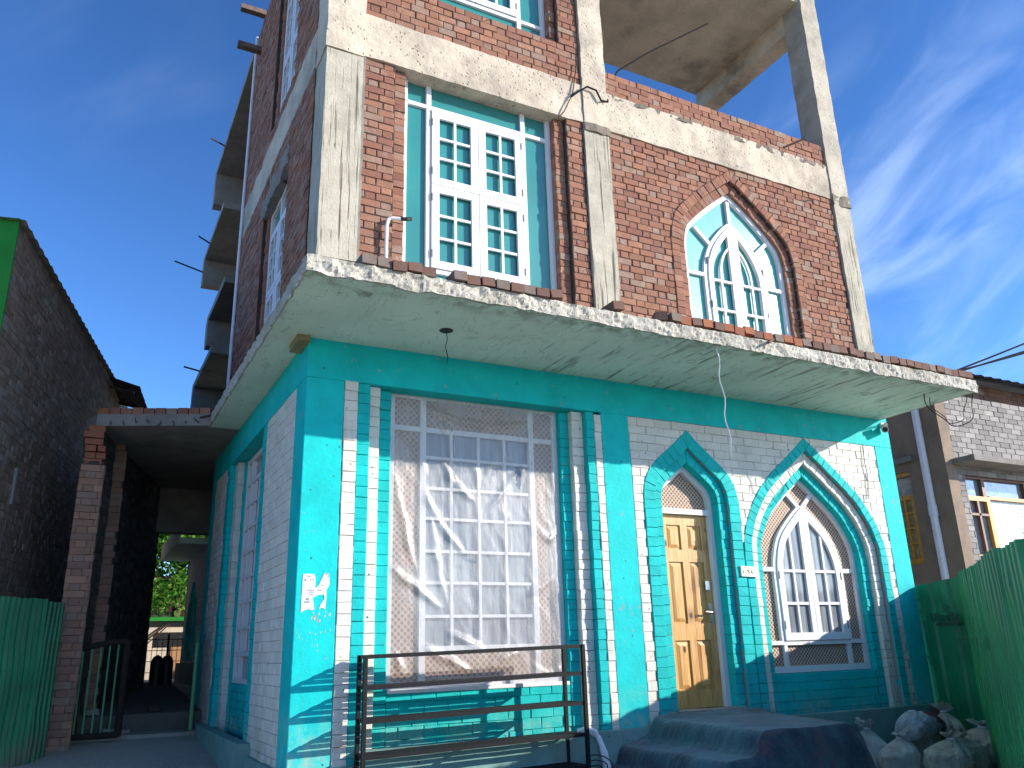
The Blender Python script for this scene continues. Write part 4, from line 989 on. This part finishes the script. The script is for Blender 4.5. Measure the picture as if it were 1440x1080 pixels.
# near run of overlapping sheets
Q0, Q1 = Vector((7.63, -.64)), Vector((3.43, -3.96)); dq = (Q1-Q0).normalized(); s0 = 0; hz = []
near = []
for k, l_ in enumerate((.62, 1.02, 1.0, 1.0, 1.0, 1.0)):
    a, b = Q0+dq*s0, Q0+dq*(s0+l_); off = Vector((-dq.y, dq.x))*(.02*(k % 2)+(.05 if k == 0 else 0))
    m = MB(); corr(m, a+off, b+off+dq*.06, -.12, (lambda q, s1=s0, k=k: (1.89 if k == 0 else 1.925)-.026*(s1+q)+.012*math.sin(k*2.1)), .16 if k == 0 else .21, .045, .008, k)
    near.append(m.build('sheet', GREEN, FT)); s0 += l_
# printing on the sheets
ex = (PB-PA).normalized(); X3 = Vector((ex.x, ex.y, 0)); N3 = Vector((ex.y, -ex.x, 0)); N3 = N3 if N3.dot(Vector((-1, -1, 0))) > 0 else -N3
def onfar(s, z): q = PA+ex*s; return Vector((q.x, q.y, z))+N3*.055
text_mesh('UltraSin', .13, far, onfar(.43, 1.47), X3, (0, 0, 1), INK, 'lettering', bold=.003)
m = MB(); Mf = lambda a, b, n_: onfar(a, b)+N3*n_
m.plate(Mf, [(.27, 1.375), (.32, 1.415), (.64, 1.415), (.64, 1.375)], [], 0, .001); 
for rr in (.045, .028): m.plate(Mf, [(.46+rr*math.cos(k*.3142), 1.575+rr*math.sin(k*.3142)) for k in range(20)], [[(.46+(rr-.007)*math.cos(k*.3142), 1.575+(rr-.007)*math.sin(k*.3142)) for k in range(20)]], 0, .001)
m.build('printed_emblem', INK, far)
for zz in (1.02, 1.55, 1.69): m = MB(); m.plate(Mf, [(.07+.014*math.cos(k*.785), zz+.014*math.sin(k*.785)) for k in range(8)], [], 0, .001); m.build('screw_mark', INK, far)
text_mesh('SGT 1300 MM PLUS', .062, far, onfar(.10, 1.18), (0, 0, -1), X3, INK, 'lettering')
Xn = Vector((dq.x, dq.y, 0)); Nn = Vector((dq.y, -dq.x, 0)); Nn = Nn if Nn.dot(Vector((-1, 1, 0))) > 0 else -Nn
for k, s_ in ((0, .42), (1, 1.05), (2, 1.75), (3, 2.75)):
    q = Q0+dq*s_; base = Vector((q.x, q.y, 1.34))+Nn*.11
    text_mesh('T', .13, near[k], base, Xn, (0, 0, 1), INK, 'lettering', bold=.004)
    m = MB(); Mn = lambda a, b, n_: base+Xn*a+Vector((0, 0, b))+Nn*n_
    m.plate(Mn, rect(-.07, .09, -.19, -.11), [rect(-.05, -.01, -.175, -.125), rect(.02, .06, -.175, -.125)], 0, .001); m.build('printed_emblem', INK, near[k])
FL = thing('corrugated_fence', 'dark green corrugated metal fence at the left before the brick pier', 'fence', (-2.4, 3.2, .2))
m = MB(); corr(m, (-1.70, 3.62), (-1.86, 3.25), .1, 1.86, .10, .02, .01, 3); corr(m, (-1.86, 3.24), (-2.62, 2.95), .0, lambda q: 1.88+.04*q, .105, .022, .012, 4); m.build('sheet', GREEND, FL)
m = MB(); corr(m, (-2.6, 2.93), (-4.2, 2.2), -.1, 1.92, .105, .022, .012, 5); m.build('sheet', GREEND, FL)
# ------------------------------------------------------------------ gates
GT = thing('gate_leaf', 'closed gate leaf with pale green bars and dark frame beside the brick pier', 'gate', (-1.64, 4.2, .4), 'passage gate leaves')
xa, xb, yg = -1.63, -.985, 4.2; top = lambda x: 1.335+.12*math.sin((x-xa)/(xb-xa)*1.45)
m = MB(); m.tube([(xa, yg, .36), (xa, yg, top(xa))], .035, 8); m.tube([(xb, yg, .40), (xb, yg, top(xb))], .04, 8); m.tube([(xa+(xb-xa)*i/10, yg, top(xa+(xb-xa)*i/10)) for i in range(11)], .035, 8); m.tube([(xa, yg, .42), (xb, yg, .42)], .035, 8); m.build('gate_frame', GATEB, GT)
for i in range(6):
    x = xa+(xb-xa)*(i+1.0)/7; m = MB(); m.tube([(x, yg, .43), (x, yg, top(x)-.02)], .011, 6); m.build('bar', GATEG, GT)
GT = thing('gate_leaf', 'open gate leaf seen edge on against the painted side wall', 'gate', (-.17, 4.25, .4), 'passage gate leaves')
f0, f1 = Vector((-.19, 4.22)), Vector((-.10, 4.95)); m = MB(); top2 = lambda t: 1.40+.16*math.sin(t*1.4)
for t in (0, 1): q = f0.lerp(f1, t); m.tube([(q.x, q.y, .42), (q.x, q.y, top2(t))], .022, 8)
m.tube([(f0.lerp(f1, i/10).x, f0.lerp(f1, i/10).y, top2(i/10)) for i in range(11)], .024, 8); m.tube([(f0.x, f0.y, .44), (f1.x, f1.y, .46)], .022, 8); m.build('gate_frame', GATEG, GT)
for i in range(5): q = f0.lerp(f1, (i+1)/6); m = MB(); m.tube([(q.x, q.y, .45), (q.x, q.y, top2((i+1)/6))], .011, 6); m.build('bar', GATEG, GT)
# ------------------------------------------------------------------ passage: pier and roof
def brick_pier():
    T = thing('brick_pier', 'old brown brick pier with broken orange bricks at its top beside the passage', 'pier', (-1.6, 4.1, .3))
    mt = m_brick('old_brown_brick', (.36, .19, .125), (.25, .15, .11), (.24, .18, .14), .5, .9)
    m = MB(); m.box(-1.725, -1.485, 3.93, 4.35, .1, 3.55); bricks(m, shift(F, -3.93), -1.74, -1.475, .12, 3.5, .083, .225, 'flemish', -.01, .022, mi=1, jit=.004)
    bricks(m, lambda a, b, n_: Vector((-1.485+n_, a, b)), 3.925, 4.36, .12, 3.5, .083, .225, 'flemish', -.01, .018, mi=1, jit=.004); m.build('shaft', [MORTAR, mt], T)
    m = MB()
    for k, (a, w_, z) in enumerate(((-1.72, .20, 3.5), (-1.71, .12, 3.585), (-1.585, .10, 3.585), (-1.715, .12, 3.67), (-1.58, .09, 3.67), (-1.73, .2, 3.755), (-1.75, .22, 3.84), (-1.70, .18, 3.92))): rough_box(m, a, a+w_, 3.94+random.uniform(-.03, .02), 4.3, z, z+.075, .05, .008, 8, seed=k)
    m.build('broken_top', REDO, T)
    m = MB(); m.box(-1.40, -1.22, 4.9, 5.3, .3, 4.0); bricks(m, shift(F, -4.9), -1.41, -1.21, .5, 4.0, .083, .225, 'flemish', -.02, .016, mi=1, jit=.004); o = m.build('brick_pier', [MORTAR, mt], None); tag(o, 'inner dark brick pier deeper in the covered passage', 'pier')
brick_pier()
PR = thing('passage_roof', 'concrete slab roof with a row of red bricks spanning the side passage', 'roof', (-1, 5, 4.0))
m = MB()
fe = [(-1.63, 3.98), (-.372, 3.46)]
def prism(mb, poly, z0, z1, mi=0):
    k = len(poly); mb.face([(x, y, z0) for x, y in poly][::-1], mi); mb.face([(x, y, z1) for x, y in poly], mi)
    for i in range(k): (x0, y0), (x1, y1) = poly[i], poly[(i+1) % k]; mb.face([(x0, y0, z0), (x1, y1, z0), (x1, y1, z1), (x0, y0, z1)], mi)
prism(m, [(-1.63, 3.98), (-.372, 3.46), (-.372, 3.56), (.5, 3.56), (.5, 8.15), (-1.2, 8.15), (-1.75, 4.3)], 4.0, 4.15); m.build('slab', DARKC, PR)
m = MB(); m.box(-1.2, .6, 7.85, 8.14, 3.26, 3.998); m.build('end_beam', DARKC, PR)
m = MB()
for k in range(10):
    t0, t1 = k/10+.004, (k+1)/10-.004; p = Vector(fe[0]).lerp(Vector(fe[1]), t0); q = Vector(fe[0]).lerp(Vector(fe[1]), t1); zt = 4.225+.012*random.random()
    prism(m, [tuple(p), tuple(q), (q.x+.04, q.y+.11), (p.x+.04, p.y+.11)], 4.15, zt, 1 if k == 0 else 0)
m.build('coping_brick', [RED, REDO], PR)
m = MB()
for k in range(8):
    p = Vector(fe[0]).lerp(Vector(fe[1]), .12+k*.11); m.tube([(p.x, p.y+.01, 4.06), (p.x+.01, p.y-.03, 4.03), (p.x+random.uniform(-.06, .02), p.y-.035, 3.98+random.uniform(.0, .12))], .007, 5)
m.tube([(-.30, 3.40, 4.14), (-.50, 3.36, 4.06)], .016, 6); m.build('reinforcing_bar', STEEL, PR)
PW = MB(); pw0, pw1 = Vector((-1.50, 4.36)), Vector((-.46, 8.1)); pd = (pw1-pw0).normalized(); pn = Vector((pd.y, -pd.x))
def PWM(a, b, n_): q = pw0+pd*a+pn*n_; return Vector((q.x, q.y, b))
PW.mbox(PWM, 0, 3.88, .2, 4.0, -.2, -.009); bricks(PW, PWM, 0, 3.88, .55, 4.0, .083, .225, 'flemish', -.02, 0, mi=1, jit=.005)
tag(PW.build('passage_wall', [MORTAR, m_brick('dark_passage_brick', (.10, .08, .07), (.06, .05, .045), (.12, .11, .1), .5, .8)], None), 'dark brick wall along the left side of the covered passage', 'wall')  # brick of one dark tone along the whole wall
# stones on the passage step
for k, (x, y, z, s_) in enumerate(((-1.02, 4.6, .38, .07), (-.90, 4.6, .38, .05), (-1.25, 4.85, .62, .05), (-.55, 4.9, .62, .05))):
    m = MB(); rough_box(m, x-s_*1.4, x+s_*1.4, y-s_, y+s_, z, z+s_*1.1, s_*.6, s_*.35, 11, seed=k*3); o = m.build('rubble_stone', MORTAR if k == 3 else PAVE, None)
    tag(o, ('pale broken stone lying behind the gate bars on the step', 'smaller pale stone touching the gate post foot', 'grey stone beside the brick pier behind the gate', 'dark lump lying on the passage floor edge')[k], 'stone', 'rubble in the passage')
# dark pair of sacks at the far end of the passage
m = MB()
for cx in (-.295, -.145):
    rows = []
    for i in range(15):
        t = i/14; r = .095*math.sqrt(max(0, 1-max(0, (t-.68)/.32)**2)); rows.append([Vector((cx+(r+.006*noise.noise(Vector((a, t*3, cx))))*math.cos(a), 8.0+r*math.sin(a), .84+.47*t)) for a in [k*math.pi/8 for k in range(17)]])
    m.grid(rows)
o = m.build('covered_bundle', BLACK, None, smooth=True); tag(o, 'dark twin topped bundle standing at the far end of the passage', 'bundle')
# ------------------------------------------------------------------ left building
LB = thing('left_building', 'dark brick house at the left with bright green painted front', 'house', (-2.69, 3.01, 0))
bd = Vector((math.sin(R(12)), math.cos(R(12)))); bn = Vector((bd.y, -bd.x)); c0 = Vector((-2.69, 3.01))
def LW(a, b, n_): q = c0+bd*a+bn*n_; return Vector((q.x, q.y, b))
mt = m_brick('left_house_brick', (.30, .205, .15), (.20, .145, .11), (.30, .25, .21), .8, 1.)  # mottled brown brick over the whole side wall
m = MB(); m.mbox(LW, 0.002, 12, -.3, 6.07, -.25, -.009); bricks(m, LW, .0, 8.6, 0.2, 6.07, .085, .225, 'flemish', -.02, 0, mi=1, jit=.004); m.build('side_wall', [MORTAR, mt], LB)
m = MB(); m.mbox(LW, -.03, .0, -.3, 6.12, -5, .004); m.build('front_wall', GREENW, LB)
m = MB(); m.mbox(LW, 4.2, 4.24, 1.9, 2.2, .0, .02) if False else m.mbox(LW, 1.24, 1.30, 3.03, 3.46, .0, .03); m.build('wooden_peg', m_plain('grey_plank', (.26, .25, .23), .8), LB)
m = MB(); rows = []
for i in range(90):
    a = -.1+6.5*i/89; rows.append([LW(a, 6.07+.014*math.sin(i*1.9), .08), LW(a, 6.10+.014*math.sin(i*1.9), -.6), LW(a, 6.5+.014*math.sin(i*1.9), -2.6)])
m.grid(rows); m.build('roof', DARKC, LB)
TE = thing('tin_awning', 'rusty corrugated tin awning jutting from the end of the dark brick house', 'awning', tuple(LW(5.6, 5.9, .1)))
m = MB(); rows = []
for i in range(40):
    a = 5.65+1.3*i/39; z = 6.0-.13*(i/39)+.014*math.sin(i*1.7); rows.append([LW(a, z+.10, -.15), LW(a, z+.02, .15), LW(a, z-.10+.02*noise.noise(Vector((i*.2, 0, 0))), .52)])
m.grid(rows); m.build('tin_sheet', m_plain('rusty_tin', (.075, .06, .06), .6, .4, .4, .4), TE)
for a in (5.72, 6.75): m = MB(); m.tube([LW(a, 5.92, -.1), LW(a, 5.80, .43)], .03, 6); m.build('rafter', STEEL, TE)
# ------------------------------------------------------------------ right building
RB = thing('right_building', 'grey brick house behind the green fence with yellow framed windows', 'house', (11, 1.5, 0))
gb = m_brick('grey_facing_brick', (.36, .335, .31), (.22, .205, .195), (.15, .14, .13), .3, .5)
GF = shift(F, -1.5); WX0, WX1, WZ0, WZ1 = 11.45, 14.6, 2.2, 3.86
m = MB(); m.plate(GF, rect(11.0, 18, -.2, 5.26), [rect(WX0, WX1, WZ0, WZ1)], -.3, -.008, 0, False)
bricks(m, GF, 11.0, 15.2, .8, 5.26, .094, .27, n0=-.02, n1=0, keep=outside(rect(WX0, WX1, WZ0, WZ1)), mi=1, jit=.003, c=.008); m.build('front_wall', [m_plain('dark_mortar', (.045, .042, .04), .9), gb], RB)
BRP = m_conc('brown_plaster', (.27, .205, .155), (.15, .115, .09), .5, 0, .4, .7)
def SR(a, b, n_): return Vector((11.0-n_, a, b))
m = MB(); m.plate(SR, rect(1.485, 9, -.2, 5.6), [rect(2.19, 2.62, 2.42, 4.0)], -.25, .012, 0, False); m.build('side_wall', BRP, RB)
m = MB(); m.mbox(SR, 2.05, 2.75, 4.15, 4.24, 0, .09); m.build('lintel', DARKC, RB)
YEL = m_plain('varnished_yellow_wood', (.56, .27, .035), .4, 0, .5, .15); BRW = m_plain('brown_wood', (.16, .07, .045), .5)
f = MB()
for q in ((2.19, 2.27, 2.42, 3.60), (2.54, 2.62, 2.42, 3.60), (2.27, 2.54, 2.42, 2.52), (2.27, 2.54, 3.52, 3.60), (2.19, 2.62, 3.93, 4.0), (2.39, 2.42, 2.52, 3.52)): f.mbox(SR, *q, -.08, -.02)
for b in (2.78, 3.04, 3.3): f.mbox(SR, 2.27, 2.54, b-.015, b+.015, -.07, -.03)
Wn = f.build('window', YEL, RB); sheet(Wn, 'pane', SR, 2.2, 2.61, 2.43, 3.99, -.10, m_plain('pale_window_glass', (.42, .38, .32), .15, 0, .5, .3))
f = MB(); G2 = shift(GF, -.06)
for q in ((11.45, 11.53, 2.2, 3.50), (12.0, 12.10, 2.2, 3.50), (13.6, 13.7, 2.2, 3.5), (11.53, 12.0, 3.42, 3.50), (12.10, 13.6, 3.46, 3.52), (11.53, 12.0, 2.44, 2.52)): f.mbox(G2, *q, -.06, 0)
Wn = f.build('window', YEL, RB)
f = MB()
for q in ((11.45, 14.6, 3.80, 3.86), (11.95, 12.03, 3.5, 3.80), (13.15, 13.23, 3.5, 3.80), (11.74, 11.79, 2.5, 3.42), (11.53, 12.0, 3.17, 3.21)): f.mbox(G2, *q, -.055, -.003)
f.build('transom', BRW, Wn)
f = MB(); f.mbox(G2, 11.46, 14.6, 2.2, 3.85, -.12, -.07); f.build('pane', m_plain('sky_reflecting_glass', (.30, .34, .38), .06, .3, .8, .2), Wn)
f = MB(); f.mbox(G2, 12.10, 13.6, 2.2, 3.46, -.065, -.06); fr = f.build('frosted_pane', m_plain('frosted_glass', (.55, .62, .66), .3), Wn)
f = MB(); G3 = shift(G2, -.0595)
for k in range(24):
    z = 2.30+k*.05; l = .42-.17*abs(math.sin(z*1.6+.3)); f.mbox(G3, 12.12, 12.12+l, z, z+.014, 0, .001)
def flower(cx, cz, r):
    for k in range(6):
        a = k*math.pi/3; f.plate(G3, [(cx+r*.25*math.cos(a), cz+r*.25*math.sin(a)), (cx+r*.8*math.cos(a-.3), cz+r*.8*math.sin(a-.3)), (cx+r*math.cos(a), cz+r*math.sin(a)), (cx+r*.8*math.cos(a+.3), cz+r*.8*math.sin(a+.3))], [], 0, .001)
flower(12.98, 3.28, .10); flower(13.02, 2.93, .11); flower(12.75, 2.75, .08)
for cx, cz, r0, tw in ((12.72, 3.18, .20, 1), (12.78, 2.86, .16, -1)):
    path = [Vector((cx+r0*(1-i/26*.8)*math.cos(tw*i*.28+.6), cz+r0*(1-i/26*.8)*math.sin(tw*i*.28+.6)*1.3)) for i in range(26)]
    cbar(f, G3, path, .016, 0, .001)
f.build('etched_pattern', m_plain('etched_grey', (.22, .26, .30), .5), fr)
m = MB(); m.mbox(GF, 11.15, 15, 3.98, 4.08, 0, .42); m.build('window_hood', DARKC, RB, bevel=.01)
m = MB(); m.tube([(10.93, 1.83, 5.3), (10.93, 1.83, 3.2), (10.93, 1.83, 3.0), (10.93, 1.83, -.1)], .062, 12); m.tube([(10.93, 1.83, 3.35), (10.93, 1.83, 3.17)], .072, 12); m.build('drainpipe', PVC, RB)
m = MB(); m.mbox(GF, 11.9, 18, 5.262, 5.62, -.5, -.2); bricks(m, shift(GF, -.2), 11.9, 15.5, 5.262, 5.62, .085, .225, 'flemish', -.02, .006, mi=1); m.build('parapet', [MORTAR, m_brick('dusty_brown_brick', (.25, .13, .085), (.17, .10, .075))], RB)
m = MB(); rows = []
for i in range(130):
    x = 11.5+7*i/129; z = .018*math.sin(i*1.3); rows.append([Vector((x, 1.25, 5.60+z)), Vector((x, 4.5, 6.7+z))])
m.grid(rows); m.build('roof', m_plain('dark_tin_roof', (.05, .045, .05), .5, .4), RB)
# ------------------------------------------------------------------ wires
def wire(label, pts, r, mat, cat='cable', group=None, name='cable', sag=0):
    P = [Vector(p) for p in pts]
    if sag: P = [P[0].lerp(P[-1], i/24)-Vector((0, 0, sag*4*(i/24)*(1-i/24))) for i in range(25)]
    m = MB(); m.tube(P, r, 5); return tag(m.build(name, mat, None), label, cat, group)
e0 = Vector((7.40, -1.28, 4.26))
for k, (pp, lb) in enumerate((((14.3, -2.0, 7.05), 'upper black overhead cable reaching the canopy corner from the right'), ((14.0, -2.4, 6.35), 'lower black overhead cable leaving the canopy corner to the right'), ((14.0, -2.2, 6.52), 'middle black overhead cable just above the lowest one at the canopy corner'))): wire(lb, [e0+Vector((.03*k, 0, 0)), pp], .012, CABLE, group='overhead cables', sag=.05)
def loop(cx, cz, rx, rz, y, a0, a1, n_=26): return [(cx+rx*math.cos(a0+(a1-a0)*i/n_), y+.03*math.sin(i*.7), cz+rz*math.sin(a0+(a1-a0)*i/n_)) for i in range(n_+1)]
wire('thin black cable drooping in a wide loop below the canopy end', loop(7.32, 4.0, .46, .40, -1.2, -.1-math.pi*.92, .55), .006, CABLE, group='drooping cables')
wire('thin black cable drooping in a smaller loop inside the wide one below the canopy', loop(7.36, 3.98, .33, .33, -1.15, -math.pi*.95, .25), .005, CABLE, group='drooping cables')
wire('white twisted string hanging down from the canopy edge over the door', [(3.66, -1.36, 4.02)]+[(3.68+.02*math.sin(i*1.3)+i*.007, -1.30+.004*i, 3.98-.08*i) for i in range(13)]+[(3.80, -1.2, 2.95)], .006, PVC, 'string', name='string')
wire('thin dark wire hanging from the round hole in the canopy underside', [(1.08, -.66, 4.0), (1.10, -.64, 3.93), (1.09, -.62, 3.86), (1.12, -.60, 3.78), (1.11, -.6, 3.70)], .004, CABLE)
wire('black cable rising from the ring beam into the open terrace', [F(2.98, 7.55, .06), F(3.05, 7.62, .07), F(3.2, 7.75, .08), F(3.33, 7.74, .08), F(3.40, 7.62, .07), F(3.52, 7.66, .04), F(3.62, 7.95, -.1), (3.95, .28, 8.5), (4.5, .3, 9.0), (5.68, .3, 9.95)], .013, CABLE)
wire('grey cable dangling across the beam beside the square window', [F(3.10, 8.1, .03), F(3.0, 7.6, .05), F(2.86, 7.3, .05), F(2.80, 7.22, .02)], .008, STEEL)
wire('dark cable running down the white bricks right of the pointed window arch', [F(7.16, 3.62, .02), F(7.14, 3.40, .02), F(7.16, 3.22, .02), F(7.10, 2.92, .02)], .006, m_plain('grey_wire', (.25, .24, .22), .7))
# ------------------------------------------------------------------ view through the passage
AN = thing('rear_hall', 'white brick rear hall with pointed blue arch seen through the passage', 'building', (.5, 9, .8))
def SA(a, b, n_): return Vector((.42-n_, a, b))
ah = arch_half([(0, 2.62), (.22, 2.35), (.45, 2.0), (.55, 1.6), (.55, 1.2)]); ai = offs(ah, .1)
m = MB(); m.mbox(SA, 7.6, 11.2, .7, 3.3, -.3, -.008); bricks(m, SA, 7.6, 11.2, 1.16, 3.15, .095, .235, mi=1); m.box(.42, 4, 11.19, 11.3, .7, 3.3); m.build('wall', [GROOVE, m_paint('skylit_white_paint', (.68, .74, .78), (.4, .42, .42), .2, None, 0, .6)], AN)  # white paint with the sky's blue light put into its colour
m = MB(); voussoirs(m, SA, ah, ai, 10.0, .1, -.02, .05); bricks(m, SA, 9.56, 10.44, 1.2, 2.3, .095, .2, n0=0, n1=.012); m.build('arch', TEALB, AN)
m = MB(); m.mbox(SA, 7.6, 11.25, .7, 1.16, 0, .08); m.build('plinth', PLINTH, AN)
m = MB(); m.box(-.12, 2, 8.4, 11.4, 3.15, 3.25); m.box(-.12, -.08, 8.4, 11.4, 3.25, 3.45); m.build('canopy', SOFFIT, AN)
PH = thing('plaster_house', 'low plaster house with dark window beyond the passage', 'house', (1, 14, .8))
m = MB(); m.box(-1.5, 2.5, 14.0, 17, .6, 2.06); m.build('wall', m_conc('buff_plaster', (.55, .47, .38), (.3, .25, .2), .3), PH)  # plain buff plaster colour, lightly mottled
m = MB(); m.box(.17, .75, 13.95, 14.0, 1.52, 1.82); m.build('window', BLACK, PH)
m = MB(); m.box(.50, .80, 13.96, 14.0, .62, 1.5); m.build('door', m_plain('orange_door', (.38, .20, .10), .7), PH)
m = MB(); m.box(-1.6, 2.6, 13.8, 17, 2.065, 2.15); m.build('fascia_board', GREENW, PH)
m = MB(); m.tube([(-.1, 13.9, 1.62), (.35, 13.9, 1.98)], .02, 6); m.tube([(-.1, 13.9, 1.5), (.42, 13.9, 2.0)], .015, 6); m.build('diagonal_rod', STEEL, PH)
RH = thing('red_roofed_house', 'house with maroon metal roof under the tree beyond the passage', 'house', (2, 20, .8))
m = MB(); m.box(.1, 6, 20.3, 24, .6, 2.5); m.build('wall', m_plain('pale_wall', (.5, .47, .42), .8), RH)
m = MB(); rows = []
for i in range(60):
    x = .0+6*i/59; z = .02*math.sin(i*2.1); rows.append([Vector((x, 20.0, 2.5+z)), Vector((x, 22.2, 3.8+z)), Vector((x, 24.4, 2.5+z))])
m.grid(rows); m.build('roof', m_plain('maroon_tin', (.15, .025, .04), .4, .2), RH)
GR = thing('iron_grille', 'thin iron grille fence at the far end of the passage', 'fence', (.2, 10.5, .86))
m = MB()
for i in range(9): x = -.34+.09*i; m.tube([(x, 10.8, .86), (x, 10.8, 1.62)], .006, 5)
for z in (1.0, 1.2, 1.4, 1.6): m.tube([(-.36, 10.8, z), (.40, 10.8, z)], .007, 5)
m.build('grille_bar', METAL, GR)
m = MB(); m.tube([(.12, 10.8, .86), (.12, 10.8, 1.7)], .022, 6); m.build('post', METAL, GR)
def tree(label, base, h, cr, nleaf, seed):
    random.seed(seed); T = thing('leafy_tree', label, 'tree', base); b = Vector(base)
    m = MB(); m.tube([b, b+Vector((.1, 0, h*.35)), b+Vector((.0, .1, h*.65))], [.16, .12, .05], 9); ends = []
    for k in range(9):
        a = k*2.4; s = b+Vector((.05, .03, h*(.28+.045*k))); e = s+Vector((math.cos(a)*cr*.75, math.sin(a)*cr*.75, h*.22)); m.tube([s, s.lerp(e, .5)+Vector((0, 0, .1)), e], [.06, .035, .012], 6); ends += [e, s.lerp(e, .6)]
    m.build('trunk', STEEL, T)
    m = MB(); cl = [b+Vector((random.gauss(0, cr*.45), random.gauss(0, cr*.45), h*random.uniform(.30, 1.0))) for _ in range(110)]+ends
    for _ in range(nleaf):
        c = random.choice(cl)+Vector((random.gauss(0, .28), random.gauss(0, .28), random.gauss(0, .24))); d = Vector((random.gauss(0, 1), random.gauss(0, 1), random.gauss(-.6, .6))).normalized(); k = d.cross(Vector((random.gauss(0, 1), random.gauss(0, 1), random.gauss(0, 1)))).normalized()
        l = random.uniform(.10, .19); m.face([c, c+d*l*.5+k*l*.28, c+d*l, c+d*l*.5-k*l*.28])
    m.build('crown', m_leaf('leaf_'+str(seed), (.05, .15, .015), (.13, .26, .03)), T)
tree('bright green leafy tree behind the maroon roof seen through the passage', (.9, 18.2, .8), 6.4, 1.9, 30000, 3)
tree('taller green tree standing farther behind the first tree', (-1.2, 24, .8), 7.5, 2.4, 14000, 9)
